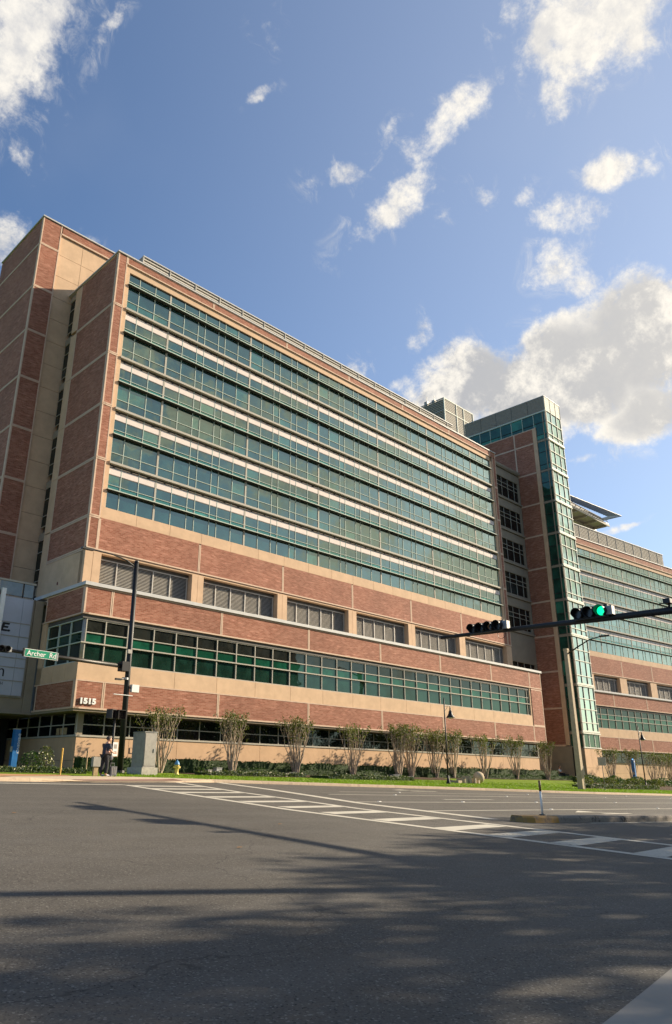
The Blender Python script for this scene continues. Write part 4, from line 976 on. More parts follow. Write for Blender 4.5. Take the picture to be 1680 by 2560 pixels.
def signal_head(loc, n, pitch, face, label, group, lit=None, amber=None, rz=0):
    """horizontal head; local frame: sections run along +x, lenses face -y"""
    s = thing('traffic_signal', loc, label, 'traffic signal', group, rz)
    MB().box(-pitch * n / 2, pitch * n / 2, -.02, .2, -pitch / 2, pitch / 2).build('housing', 'black_metal', s)
    for i in range(n):
        cx = (i - (n - 1) / 2) * pitch; r = pitch * .43
        mt_ = 'green_lamp' if i == lit else 'lens_off'
        lens = MB(); k = 16
        lens.poly([(r * .9 * cos(2 * pi * j / k), -.045, r * .9 * sin(2 * pi * j / k)) for j in range(k)]); le = lens.build('lens', mt_, s, (cx, 0, 0))
        if lit == i: le['label'] = 'lit green lens'
        if amber == i:
            MB().poly([(-.09, -.05, 0), (-.02, -.05, .09), (.01, -.05, .07), (-.05, -.05, 0), (.01, -.05, -.07), (-.02, -.05, -.09)]).build('arrow_mark', 'amber_dim', le)
        v = MB()
        for j in range(k + 1):
            th = -pi * .5 + 2 * pi * j / k if False else -pi * .35 + (pi * 1.7) * j / k
            ln = .22 if sin(th) > -.2 else .15
            v.v += [(r * cos(th), -.02, r * sin(th)), (r * cos(th), -.02 - ln, r * sin(th)), (r * 1.06 * cos(th), -.02 - ln, r * 1.06 * sin(th)), (r * 1.06 * cos(th), -.02, r * 1.06 * sin(th))]
        for j in range(k):
            for q in range(4): v.f.append((j * 4 + q, j * 4 + (q + 1) % 4, j * 4 + 4 + (q + 1) % 4, j * 4 + 4 + q))
        v.build('visor', 'black_metal', s, (cx, 0, 0), smooth=False)
    MB().box(-.05 + pitch * n / 2, .12 + pitch * n / 2, -.03, .15, -.12, .12).build('bracket', 'galv', s)
    return s
signal_head((15.15, 38.3, 5.99), 4, .34, None, 'unlit signal head cut by the left frame edge beside the green street sign', 'traffic signals on arms')
g = thing('street_sign', (17.56, 38.25, 5.92), 'green Archer Rd street name sign hung on the left signal arm', 'street sign', rz=0)
MB().box(-.92, .92, -.02, .02, -.21, .21).build('sign_border', 'white_paint', g)
MB().box(-.895, .895, -.026, .0, -.185, .185).build('sign_plate', 'green_sign', g)
text('lettering', 'Archer  Rd', .37, 'white_paint', g, (-.80, -.033, -.125), (pi / 2, 0, 0), .003, .003)
MB().box(.93, 1.0, -.03, .1, -.23, .2).build('bracket', 'galv', g); MB().box(-1.0, -.93, -.03, .1, -.2, .23).build('bracket', 'bronze_metal', g)
g.rotation_euler = (0, radians(.9), 0)

# ------------------------------------------------------------------ right mast arm (pole stands beside the road, out of view)
RX = 20.1; pz = plane(RX, .6)
T = thing('traffic_mast', (RX, .6, pz), 'black signal arm reaching in from the right across the upper road, two signals on it', 'mast')
MB().tube([(0, 0, 0), (0, 0, 5.5), (0, 0, 10.5)], [.21, .17, .13], 14).build('pole', 'black_metal', T, smooth=True)
az = 4.12 - pz
MB().tube([(0, .15, az - .1), (0, 4, az - .02), (0, 8, az + .06), (0, 13.4, az + .17)], [.125, .105, .085, .055], 14).build('signal_arm', 'black_metal', T, smooth=True)
MB().tube([(0, 13.4, az + .17), (0, 13.44, az + .17)], .065, 12).build('arm_cap', 'bronze_metal', T)
MB().box(-.3, .3, -.25, .4, az - .4, az + .25).build('arm_clamp', 'black_metal', T)
MB().tube([(0, 0, 10.2), (-1, .5, 10.8), (-2.6, 1.2, 11)], .05, 8).build('light_arm', 'black_metal', T)
MB().box(-3.3, -2.5, 1.05, 1.4, 10.93, 11.05).build('luminaire', 'bronze_metal', T)
cm2 = MB().tube([(-.0, 6.25, az + .1), (0, 6.25, az + .22)], .03, 8).build('camera_stem', 'black_metal', T)
MB().box(-.18, .12, 6.15, 6.33, az + .2, az + .32).build('camera', 'black_metal', cm2); MB().tube([(0, 6.33, az + .24), (0, 6.5, az + .24)], .015, 6).build('camera_rod', 'black_metal', cm2)
# rz=-90: local +x runs to world -y, lenses face world -x
signal_head((RX - .2, 12.2, 4.37), 4, .30, None, 'four section unlit signal with a faint arrow near the tip of the right arm', 'traffic signals on arms', amber=2, rz=-pi / 2)
signal_head((RX - .2, 8.87, 4.35), 3, .33, None, 'three section signal showing a lit green light on the right arm', 'traffic signals on arms', lit=2, rz=-pi / 2)
MB().tube([(RX - .1, 11.9, 4.2), (RX - .15, 11.85, 4.02), (RX - .15, 11.75, 3.96), (RX - .15, 11.62, 4.02), (RX - .1, 11.6, 4.2)], .008, 5).build('loose_cable', 'black_metal', None, label='thin black cable loop hanging under the four section signal', category='cable')

# ------------------------------------------------------------------ pedestrian signals
x, y = 19.66, 33.5; z = gz(x, y)
p = thing('pedestrian_signal', (x, y, z), 'black pole with two dark walk signal boxes beside the standing person', 'pedestrian signal')
MB().tube([(0, 0, 0), (0, 0, 3.1)], .055, 10).build('pole', 'black_metal', p, smooth=True)
MB().tube([(0, 0, 0), (0, 0, .3)], [.14, .09], 10).build('base', 'bronze_metal', p)
for s, rz in ((-.28, .5), (.25, 0)):
    hd = MB().box(-.23, .23, -.1, .12, -.22, .22).build('signal_box', 'black_metal', p, (s, -.05, 2.93)); hd.rotation_euler = (0, 0, rz)
    MB().box(-.19, .19, -.115, -.1, -.18, .18).build('lens', 'lens_off', hd); v = MB()
    for q in ((-.23, -.2, -.22, .22), (.2, .23, -.22, .22)): v.box(q[0], q[1], -.22, -.1, q[2], q[3])
    v.box(-.23, .23, -.22, -.1, .19, .22); v.build('hood', 'bronze_metal', hd)
MB().box(-.02, .26, -.09, -.07, .95, 1.6).build('instruction_sign', 'white_paint', p); MB().box(.04, .2, -.095, -.09, 1.3, 1.5).build('instruction_print', 'cabinet', p); MB().box(.04, .2, -.095, -.09, 1.05, 1.18).build('instruction_print', 'cabinet', p)
MB().box(-.06, .06, -.12, -.05, .95, 1.15).build('push_button', 'white_paint', p)

# ------------------------------------------------------------------ utility cabinet, small box
x, y = 23.1, 36.0; z = gz(x, y) - .03
c = thing('utility_cabinet', (x, y, z), 'large grey metal utility cabinet on a rough concrete plinth', 'cabinet')
MB().box(0, .78, 0, 1.2, .42, 2.26).build('cabinet_body', 'cabinet', c); MB().box(-.03, .81, -.03, 1.23, 2.26, 2.3).build('cabinet_lid', 'galv', c)
MB().box(-.14, .88, -.14, 1.35, 0, .42).build('plinth', 'concrete', c)
MB().box(.04, .74, -.02, 0, .5, 2.2).build('door', 'cabinet', c); MB().box(.6, .64, -.05, -.02, 1.2, 1.4).build('handle', 'galv', c)
x, y = 19.3, 34.3; z = gz(x, y)
c = thing('pedestal_box', (x, y, z), 'small pale grey service box on a wooden stub behind the standing person', 'box')
MB().box(-.2, .2, -.1, .12, .42, .88).build('box_body', 'cabinet', c); MB().box(-.12, .12, -.06, .08, 0, .42).build('stub', 'wood', c)

# ------------------------------------------------------------------ fire hydrant
x, y = 26.75, 38.0; z = gz(x, y) - .02
hyd = thing('fire_hydrant', (x, y, z), 'yellow fire hydrant with a blue bonnet on the grass', 'fire hydrant')
MB().lathe([(.17, 0), (.17, .04), (.12, .05), (.11, .12), (.115, .5), (.15, .51), (.15, .56)], k=16).build('barrel', 'hyd_yellow', hyd, smooth=True)
MB().lathe([(.16, .56), (.16, .6), (.14, .66), (.1, .74), (.05, .78), (.035, .79), (.035, .84)], k=16).build('bonnet', 'hyd_blue', hyd, smooth=True)
for dx, dy in ((-1, 0), (1, 0), (0, -1)): MB().tube([(dx * .08, dy * .08, .42), (dx * .2, dy * .2, .42), (dx * .2, dy * .2, .42), (dx * .24, dy * .24, .42)], [.075, .075, .055, .05], 10).build('outlet', 'hyd_yellow', hyd)

# ------------------------------------------------------------------ marker posts
x, y = 17.6, 34.6; o = thing('marker_post', (x, y, gz(x, y)), 'slim yellow marker post by the flowering border', 'post'); MB().tube([(0, 0, 0), (0, 0, 1.2)], .045, 8).build('post', 'yellow', o); MB().tube([(0, 0, 1.2), (0, 0, 1.23)], [.05, .02], 8).build('post_cap', 'yellow', o)
x, y = 21.3, 38.9; o = thing('marker_post', (x, y, gz(x, y)), 'weathered tan marker post in front of the hedge end', 'post'); MB().tube([(0, 0, 0), (0, 0, 1.08)], .045, 8).build('post', 'wood', o); MB().tube([(0, 0, 1.08), (0, 0, 1.15)], [.05, .03], 8).build('post_cap', 'brown_post', o)
x, y = 20.7, 11.35; z = plane(x, y) + .16
o = thing('delineator_post', (x, y, z), 'flexible white post with brown top on the narrow median', 'delineator post')
MB().tube([(.0, 0, 0), (.0, 0, .03)], [.11, .09], 12).build('base', 'black_metal', o); MB().tube([(0, 0, .03), (-.005, 0, .64)], .032, 10).build('tube', 'white_paint', o, smooth=True); MB().tube([(-.005, 0, .64), (-.01, 0, .93)], .033, 10).build('sleeve', 'brown_post', o, smooth=True)

# ------------------------------------------------------------------ black bell lamps, concrete light pole
def bell_lamp(x, y, label):
    z = gz(x, y); o = thing('street_lamp', (x, y, z), label, 'street lamp', 'black bell street lamps')
    MB().tube([(0, 0, .1), (0, 0, 5.95)], [.06, .045], 10).build('pole', 'black_metal', o, smooth=True); MB().lathe([(.16, 0), (.15, .1), (.09, .3), (.07, .6)], k=12).build('base', 'black_metal', o, smooth=True)
    MB().tube([(0, 0, 5.45), (.5, 0, 5.52), (.75, 0, 5.5)], .028, 8).build('arm', 'black_metal', o); MB().tube([(0, 0, 5.1), (.3, 0, 5.3), (.42, 0, 5.5)], .016, 6).build('scroll', 'black_metal', o)
    MB().tube([(0, 0, 5.95), (0, 0, 6.12)], [.05, .01], 8).build('finial', 'black_metal', o)
    MB().lathe([(.32, 4.68), (.3, 4.74), (.2, 4.86), (.14, 5.0), (.12, 5.12), (.07, 5.2), (.05, 5.35), (.03, 5.5)], (.75, 0, 0), 18).build('bell_shade', 'black_metal', o, smooth=True)
    MB().lathe([(.22, 4.68), (.2, 4.64), (.1, 4.6)], (.75, 0, 0), 14).build('lamp_glass', 'cloth_white', o, smooth=True)
bell_lamp(47.1, 33.0, 'black bell lamp post standing before the row of bare stemmed trees')
bell_lamp(79.4, 32.0, 'black bell lamp post at the far right in front of the far wing')
x, y = 61.5, 30.0; z = gz(x, y); o = thing('street_light', (x, y, z), 'square tapered concrete light pole with one long dark arm', 'street light')
mb = MB(); hh = 10.42 - z; a, b = .23, .155
mb.v = [(sx * a, sy * a, 0) for sx, sy in ((-1, -1), (1, -1), (1, 1), (-1, 1))] + [(sx * b, sy * b, hh) for sx, sy in ((-1, -1), (1, -1), (1, 1), (-1, 1))]
mb.f = [(0, 1, 5, 4), (1, 2, 6, 5), (2, 3, 7, 6), (3, 0, 4, 7), (4, 5, 6, 7)]; mb.build('pole', 'stone', o)
MB().tube([(0, -.1, hh - .25), (0, -1.2, hh + .3), (0, -2.2, hh + .75), (0, -3.2, hh + .9)], [.07, .06, .05, .045], 8).build('light_arm', 'bronze_metal', o, smooth=True)
MB().box(-.14, .14, -4.0, -3.1, hh + .84, hh + .96).build('luminaire', 'bronze_metal', o); MB().tube([(0, -3.3, hh + .96), (0, -3.3, hh + 1.05)], .04, 8).build('photo_cell', 'bronze_metal', o)
MB().box(-.18, .18, -.18, .18, hh, hh + .2).build('pole_cap', 'stone', o)
x, y = 63.6, 29.0; z = gz(x, y); o = thing('road_sign', (x, y, z), 'back of a pair of small grey sign plates on a thin post in the grass', 'road sign')
MB().tube([(0, 0, 0), (0, 0, 2.65)], .03, 6).build('post', 'galv', o)
for s in (-.34, .015): MB().box(-.01, .01, s, s + .325, 1.98, 2.64).build('sign_plate', 'galv', o)

# ------------------------------------------------------------------ stone ball and slabs, small boxes
x, y = 53.4, 34.5; z = gz(x, y)
bm = MB(); pr = [(.44 * sin(pi * i / 14) + (.001 if i in (0, 14) else 0), .44 - .44 * cos(pi * i / 14)) for i in range(15)]
MB().lathe(pr, k=24).build('stone_ball', 'stone', None, (x, y, z - .02), smooth=True, label='large pale stone sphere resting on the grass', category='stone ball')
for i, (xx, w, top, lb) in enumerate([(50.0, .5, -.30, 'lowest leftmost pale stone slab by the stone ball'), (50.8, .4, -.17, 'mid height pale stone slab just left of the tallest slab'), (51.45, .3, .02, 'tallest pale stone slab of the stepped row by the ball'), (52.1, .26, -.14, 'pale stone slab just right of the tallest slab'), (52.6, .22, -.27, 'smallest pale stone slab touching the stone ball')]):
    yy = 34.1; z = gz(xx, yy); mb = MB().prism([(-w / 2 + .02, -.15), (w / 2 - .02, -.15), (w / 2, -.13), (w / 2, .6), (-w / 2, .6), (-w / 2, -.13)], -.05, top - z)
    mb.build('stone_slab', 'stone', None, (xx, yy, z), label=lb, category='stone slab', group='stepped stone slabs')
def small_box(x, y, w, d, h, mat, label):
    z = gz(x, y); o = thing('valve_box', (x, y, z), label, 'box'); MB().box(-w / 2, w / 2, -d / 2, d / 2, -.05, h).build('box_body', mat, o); MB().box(-w / 2 - .02, w / 2 + .02, -d / 2 - .02, d / 2 + .02, h, h + .03).build('lid', mat, o)
small_box(29.2, 38.1, .3, .3, .28, 'cabinet', 'low grey service box beside the taller one in the border'); small_box(29.9, 38.1, .42, .35, .42, 'galv', 'taller pale service box in the left part of the border')
small_box(45.9, 36.9, 1.0, .4, .34, 'bag_grey', 'dark grey ground box at the foot of the double tree'); small_box(47.6, 37.1, .8, .4, .2, 'bag_grey', 'flat dark ground box right of the double tree foot')
small_box(36.4, 38.2, .9, .4, .25, 'bag_grey', 'low dark box at the foot of the third tree from the left')

# ------------------------------------------------------------------ blue emergency pylons
def pylon(x, y, z, h, label, big):
    o = thing('emergency_pylon', (x, y, z), label, 'emergency pylon', 'blue emergency call pylons')
    w = .17; MB().prism([(-w, -.16), (w, -.16), (w, .16), (-w, .16)], 0, h).build('column', 'pylon_blue', o)
    MB().box(-w - .01, w + .01, -.17, .17, h, h + .05).build('cap', 'cabinet', o); big or MB().lathe([(.06, h + .05), (.05, h + .15), (.01, h + .17)], k=10).build('beacon', 'blue_lamp', o)
    MB().box(-w - .1, -w, -.1, .05, 1.0, 1.3).build('call_box', 'cabinet', o)
    if big: text('lettering', 'EMERGENCY', .2, 'white_paint', o, (.06, -.165, h - .22), (pi / 2, pi / 2, 0), .003)
    else: MB().box(-.1, .1, -.175, -.16, h - .25, h - .1).build('symbol', 'white_paint', o)
pylon(19.25, 43.8, gz(19.2, 43.8), 2.25, 'blue emergency call pylon in the shade under the connector at far left', True)
pylon(91.5, 38.0, gz(91.5, 38), 2.6, 'blue emergency call pylon with lit top before the far wing', False)

# ------------------------------------------------------------------ plants
def leafball(mb, c, r, n, s, rnd_=R, flat=1.):
    for _ in range(n):
        th = rnd_.uniform(0, 2 * pi); u = rnd_.uniform(-1, 1); rr = r * rnd_.random() ** .45
        p = Vector((c[0] + rr * sqrt(1 - u * u) * cos(th), c[1] + rr * sqrt(1 - u * u) * sin(th), c[2] + rr * u * flat)); leaf(mb, p, s * rnd_.uniform(.7, 1.3), rnd_)
def leaf(mb, p, s, rnd_=R):
    a = Vector((rnd_.gauss(0, 1), rnd_.gauss(0, 1), rnd_.gauss(0, .7))).normalized(); b = a.orthogonal().normalized(); b.rotate(Matrix.Rotation(rnd_.uniform(0, 6.28), 3, a))
    c = a.cross(b); n = len(mb.v)
    mb.v += [tuple(p - b * s * .5), tuple(p + c * s * .3), tuple(p + b * s * .6), tuple(p - c * s * .3)]; mb.f.append((n, n + 1, n + 2, n + 3))
def myrtle(seed, nst, rad, h, leaves=26):
    rg = random.Random(seed); tr = MB(); lf = MB()
    for i in range(nst):
        th = 2 * pi * i / nst + rg.uniform(-.3, .3); q = rad * rg.uniform(.35, 1) if i % 3 else rad * rg.uniform(.1, .4)
        tip = Vector((q * cos(th), q * sin(th), h * rg.uniform(.86, 1.)))
        b0 = Vector((.14 * cos(th), .14 * sin(th), 0)); pts = [b0]
        for k in range(1, 7):
            f = k / 6; w = f ** 1.25
            pts.append(Vector((b0.x + (tip.x - b0.x) * (w ** .8) + rg.gauss(0, .045), b0.y + (tip.y - b0.y) * (w ** .8) + rg.gauss(0, .045), tip.z * f ** .92)))
        tr.tube(pts, [.05, .042, .034, .028, .021, .015, .008], 6, cap=False)
        for k in (3, 4, 4, 5):   # side branches
            s0 = pts[k]; e = s0 + Vector((rg.gauss(0, .2), rg.gauss(0, .2), rg.uniform(.5, .95))); e.z = min(e.z, h * 1.02)
            mid = (s0 + e) / 2 + Vector((rg.gauss(0, .05), rg.gauss(0, .05), 0)); tr.tube([s0, mid, e], [.016, .012, .006], 4, cap=False)
            for t_ in [pts[-1], e]:
                for _ in range(int(leaves * .36)):
                    pp = t_ + Vector((rg.gauss(0, .11), rg.gauss(0, .11), rg.uniform(-.45, .16))); leaf(lf, pp, rg.uniform(.09, .16), rg)
    return tr, lf
VAR = []
for sd_, n_, r_2, h_, lv in ((1, 14, 1.55, 3.85, 22), (2, 17, 1.65, 3.95, 20), (3, 13, 1.4, 3.8, 24), (4, 11, 1.2, 3.7, 26), (5, 19, 1.8, 3.9, 20)):
    a, b = myrtle(sd_, n_, r_2, h_, lv); VAR.append((a.mesh('trunk', 'bark', True), b.mesh('crown', 'leaf')))
def tree(x, y, v, rz, s, label, g_='multi stem trees along the facade', grp=True):
    o = thing('crape_myrtle', (x, y, gz(x, y) - .02), label, 'tree', g_, rz); o.scale = (s, s, s)
    for nm, me in zip(('trunk', 'crown'), VAR[v]):
        c = bpy.data.objects.new(nm, me); COL.objects.link(c); c.parent = o
    return o
for x, y, v, s, lb in [(26.9, 40.0, 0, 1.0, 'vase shaped bare stemmed tree right behind the grey utility cabinet'), (32.6, 40.0, 1, 1.0, 'second vase shaped tree from the left, over the pale service boxes'),
    (38.5, 40.0, 4, 1.0, 'third vase shaped tree from the left, wide with a low arching left stem'), (44.6, 40.0, 0, .98, 'fourth vase shaped tree from the left, standing free of its neighbours'),
    (50.2, 40.0, 1, 1.04, 'left tree of the close pair left of the black lamp post'), (52.0, 40.1, 4, 1.05, 'right tree of the close pair left of the black lamp post'),
    (55.3, 40.0, 2, 1.06, 'slim vase shaped tree just left of the black lamp post'), (57.9, 40.0, 4, 1.02, 'broad tree directly behind the black lamp post'),
    (63.0, 40.0, 0, 1.0, 'vase shaped tree directly above the stone ball'), (68.6, 40.0, 2, 1.05, 'second tree from the right end of the hedge'),
    (74.4, 39.8, 3, 1.0, 'small reddish tree at the right end of the hedge before the dark recess')]:
    tree(x, y, v, R.uniform(0, 6), s, lb)
for x, y, v, s, lb in [(86.0, 38.2, 4, .92, 'first small tree right of the stair tower base'), (92.6, 38.6, 1, .95, 'tree beside the right hand blue pylon'), (98.4, 38.6, 0, .95, 'tree right of the far lamp post'), (101.8, 38.9, 2, .95, 'last tree at the right frame edge'), (106.5, 39.5, 4, .95, 'tree past the right frame edge')]:
    tree(x, y, v, R.uniform(0, 6), s, lb)

def hedge(name, x0, x1, y0, y1, h0, mat, label, dens=150, s=.085, body='leaf_hedge', wob=.05, cat='hedge', flower=0):
    """clipped hedge: dark body with leaves over its faces"""
    o = thing(name, (x0, y0, gz(x0, y0)), label, cat); O = Vector((x0, y0, gz(x0, y0))); lf = MB(); bd = MB(); fl = MB(); n = max(2, int((x1 - x0) / 1.2))
    ph = R.uniform(0, 9)
    hh = lambda x: (h0(x) if callable(h0) else h0) + wob * sin(x * 2.1 + ph) + wob * .6 * sin(x * 5.3)
    for i in range(n):
        a = x0 + (x1 - x0) * i / n; b = x0 + (x1 - x0) * (i + 1) / n; g = gz((a + b) / 2, y0); bd.box(a - O.x + .0, b - O.x, .03, y1 - y0 - .03, g - O.z - .25, g - O.z + hh((a + b) / 2) - .04)
    for _ in range(int((x1 - x0) * dens)):
        x = R.uniform(x0, x1); q = R.random(); g = gz(x, y0); H_ = hh(x)
        if q < .58: p = Vector((x, y0 + R.gauss(.03, .035), g + R.uniform(0, H_)))
        elif q < .92: p = Vector((x, R.uniform(y0, y1), g + H_ + R.gauss(-.03, .04)))
        else: p = Vector((x0 + abs(R.gauss(0, .04)), R.uniform(y0, y1), gz(x0, y0) + R.uniform(0, hh(x0)))) if q < .96 else Vector((x1 - abs(R.gauss(0, .04)), R.uniform(y0, y1), gz(x1, y0) + R.uniform(0, hh(x1))))
        leaf(fl if flower and R.random() < flower else lf, p - O, s * R.uniform(.7, 1.4))
    bd.build('inner_mass', body, o); lf.build('foliage', mat, o)
    if fl.v: fl.build('blossom', 'flower', o)
    return o
hedge('hedge', 22.1, 79.0, 41.0, 41.9, lambda x: .84 if x < 60 else .9, 'leaf_hedge', 'long clipped dark green hedge along the foot of the main facade', 170, .1)
hedge('low_hedge', 30, 52, 40.2, 40.6, .38, 'leaf_hedge', 'low dark hedge in front of the long clipped hedge, left half', 120, .09)
hedge('low_hedge', 54, 80, 39.9, 40.4, .36, 'leaf_hedge', 'low dark hedge at the back of the bright lawn', 120, .09)
hedge('ground_cover', 8, 19.9, 36.2, 38.3, .28, 'leaf_cover', 'spreading flowering border at far left beside the yellow post', 330, .08, wob=.04, cat='shrub border', flower=.1)
hedge('ground_cover', 28.5, 37, 37.4, 38.6, .26, 'leaf_cover', 'flowering border below the second tree, dark gap at its right', 280, .08, wob=.04, cat='shrub border', flower=.12)
hedge('ground_cover', 37.3, 46.5, 35.6, 37.4, .30, 'leaf_cover', 'flowering border ending in a rounded tip left of the lamp post', 320, .08, wob=.05, cat='shrub border', flower=.14)
hedge('ground_cover', 65, 80, 30.9, 32.6, .34, 'leaf_cover', 'pale flowering border right of the concrete light pole', 380, .09, wob=.06, cat='shrub border', flower=.22)
hedge('shrub_row', 76.5, 104, 37.2, 38.2, .45, 'leaf_hedge', 'green shrub row at the back of the right hand beds', 170, .11, wob=.12, cat='shrub row')
def shrub(x, y, r, h, mat, label, n=500, s=.11, fl=0):
    z = gz(x, y); o = thing('shrub', (x, y, z), label, 'shrub', 'rounded shrubs in the right hand beds' if x > 50 else None); lf = MB(); st = MB(); f2 = MB()
    for i in range(7): th = i * .9; st.tube([(0, 0, 0), (cos(th) * r * .5, sin(th) * r * .5, h * .7)], [.02, .008], 4, cap=False)
    for _ in range(n):
        th = R.uniform(0, 6.28); q = R.random() ** .4; zz = R.random(); rr = r * sqrt(max(0, 1 - (zz * 1.6 - .6) ** 2)) * q
        leaf(f2 if R.random() < fl else lf, Vector((rr * cos(th), rr * sin(th), zz * h)), s * R.uniform(.7, 1.3))
    st.build('stem', 'bark_dark', o); lf.build('foliage', mat, o)
    if f2.v: f2.build('blossom', 'flower', o)
for i, (x, y) in enumerate([(71.5, 34.6), (74.3, 35.3), (77.0, 34.6), (80.2, 35.5), (83.4, 34.8), (86.8, 35.8), (90.5, 35.2), (94.5, 36.0)]):
    shrub(x, y, .95 + .25 * (i % 3 == 1), .75 + .15 * (i % 2), ('leaf_hedge', 'leaf')[i % 2 == 0], ['darkest rounded shrub beside the concrete light pole', 'wide rounded shrub second right of the light pole', 'rounded shrub behind the middle of the pale border', 'shrub behind the back of the sign post', 'rounded shrub left of the far lamp post', 'rounded shrub just behind the far lamp post', 'rounded shrub before the blue pylon', 'rounded shrub before the far trees'][i], 600, .12)
shrub(19.2, 41.3, .75, 1.0, 'leaf_hedge', 'loose dark shrub by the blue pylon at far left', 500, .12)
shrub(19.95, 41.2, .6, 1.3, 'leaf', 'taller airy shrub with pale blossom left of the building corner', 380, .11, .14)

# grass blades
gb = MB()
for _ in range(42000):
    x = R.uniform(20, 80) if R.random() < .8 else R.uniform(80, 110); e = yk(x) + .45
    if x < 24: e = 33.3 if x < 21 else max(e, 33.2 - (x - 21) * .7)
    y = e + (R.random() ** 1.6) * (8 if x > 46 else 6)
    if 28 < x < 54 and y > 37.2 or y > 40.5 or (x > 63.5 and 30.6 < y < x / 2.04): continue
    z = gz(x, y); a = R.uniform(0, 6.28); h = R.uniform(.04, .10); w = R.uniform(.012, .03)
    gb.poly([(x - w * cos(a), y - w * sin(a), z - .01), (x + w * cos(a), y + w * sin(a), z - .01), (x + R.gauss(0, .03), y + R.gauss(0, .03), z + h)])
gb.build('grass', 'grass', None, kind='stuff', label='short bright green grass along the kerb and up the bank', category='grass')

# street trees on the near side, out of view, that shade the foreground and show in the glass
def oak(seed, r, h):
    rg = random.Random(seed); tr = MB(); lf = MB(); tr.tube([(0, 0, 0), (.1, 0, h * .25), (0, .1, h * .5), (0, 0, h * .8)], [.3, .24, .17, .06], 8)
    for i in range(30):
        th = rg.uniform(0, 6.28); q = r * rg.uniform(.25, .95); z = h * rg.uniform(.38, .97); q *= sqrt(max(.1, 1 - ((z / h - .62) / .42) ** 2))
        c = Vector((q * cos(th), q * sin(th), z)); tr.tube([(0, 0, h * .3 + z * .2), tuple(c * .6 + Vector((0, 0, h * .1))), tuple(c)], [.09, .05, .02], 5, cap=False)
        for k in range(3): leafball(lf, c + Vector((rg.gauss(0, .5), rg.gauss(0, .5), rg.gauss(0, .3))), r * rg.uniform(.17, .31), 85, .27, rg, .7)
    return tr.mesh('trunk', 'bark_dark', True), lf.mesh('crown', 'leaf_oak')
OK_ = [oak(11, 4.6, 11), oak(12, 4.2, 10)]
for i, (x, y, s) in enumerate([(22.0, -4.9, .95), (27.8, -2.4, 1.0), (35, .7, 1.0), (31.5, -6.5, 1.15), (42.5, .3, 1.1), (51, -1.0, 1.1), (60, -3, 1.15), (75, -8, 1.2), (88, -8, 1.25), (101, -9, 1.2), (116, -9, 1.3), (132, -10, 1.3), (15.8, -6.0, .85)]):
    o = thing('shade_tree', (x, y, plane(x, y) - .05), 'leafy roadside tree on the near side, ' + ['opposite the crosswalk', 'beside the signal mast', 'just past the signal mast', 'opposite the median nose', 'across from the second myrtle', 'across from the long hedge', 'opposite the stone ball', 'opposite the concrete light pole', 'opposite the far lamp post', 'across from the stair tower', 'across from the far wing', 'farthest down the road', 'nearest the viewer'][i], 'tree', 'street trees on the near side', i * 1.3); o.scale = (s, s, s)
    for nm, me in zip(('trunk', 'crown'), OK_[i % 2]):
        c = bpy.data.objects.new(nm, me); COL.objects.link(c); c.parent = o

# scattered leaves and litter on the road
for i, (x, y) in enumerate([(5.2, 14.2), (4.6, 13.9), (6.8, 15.1), (9.5, 13.0), (11.2, 12.1), (7.7, 9.2)]):
    z = plane(x, y) + .01; MB().poly([(-.06, 0, 0), (0, .035, .015), (.07, .01, .01), (.02, -.03, .005)]).build('fallen_leaf', 'brown_post', None, (x, y, z), label='dry leaf on the asphalt, ' + ['right one of a close pair', 'left one of a close pair', 'nearest the signal arm shadow tip', 'right of the arm shadow tip', 'closest to the crosswalk', 'nearest the long pole shadow'][i], category='leaf', group='dry leaves on the road')

# ------------------------------------------------------------------ people
def skin(name, verts, edges, rad, mat, par, root=0, sub=2):
    me = bpy.data.meshes.new(name); me.from_pydata(verts, edges, []); me.update()
    o = bpy.data.objects.new(name, me); COL.objects.link(o)
    o.modifiers.new('s', 'SKIN'); 
    lay = me.skin_vertices[0] if me.skin_vertices else None
    if lay is None: 
        return None
    for i, r in enumerate(rad): lay.data[i].radius = (r, r) if not isinstance(r, tuple) else r; lay.data[i].use_root = (i == root)
    sb = o.modifiers.new('b', 'SUBSURF'); sb.levels = sub; sb.render_levels = sub
    bpy.context.view_layer.update(); dg = bpy.context.evaluated_depsgraph_get()
    m2 = bpy.data.meshes.new_from_object(o.evaluated_get(dg)); bpy.data.objects.remove(o); m2.materials.clear(); m2.materials.append(M[mat])
    for q in m2.polygons: q.use_smooth = True
    n = bpy.data.objects.new(name, m2); COL.objects.link(n); n.parent = par; return n
def ico(name, mat, par, c, s, k=12):
    pr = [(max(.001, sin(pi * i / k)), -cos(pi * i / k)) for i in range(k + 1)]; o = MB().lathe(pr, k=16).build(name, mat, par, c, smooth=True); o.scale = s; return o
x, y = 19.22, 33.3; z = gz(x, y) + .01
P1 = thing('person', (x, y, z), 'person in dark blue scrubs and black trousers standing at the crossing button beside a suitcase', 'person')
P1.scale = (1.22, 1.2, 1.05)
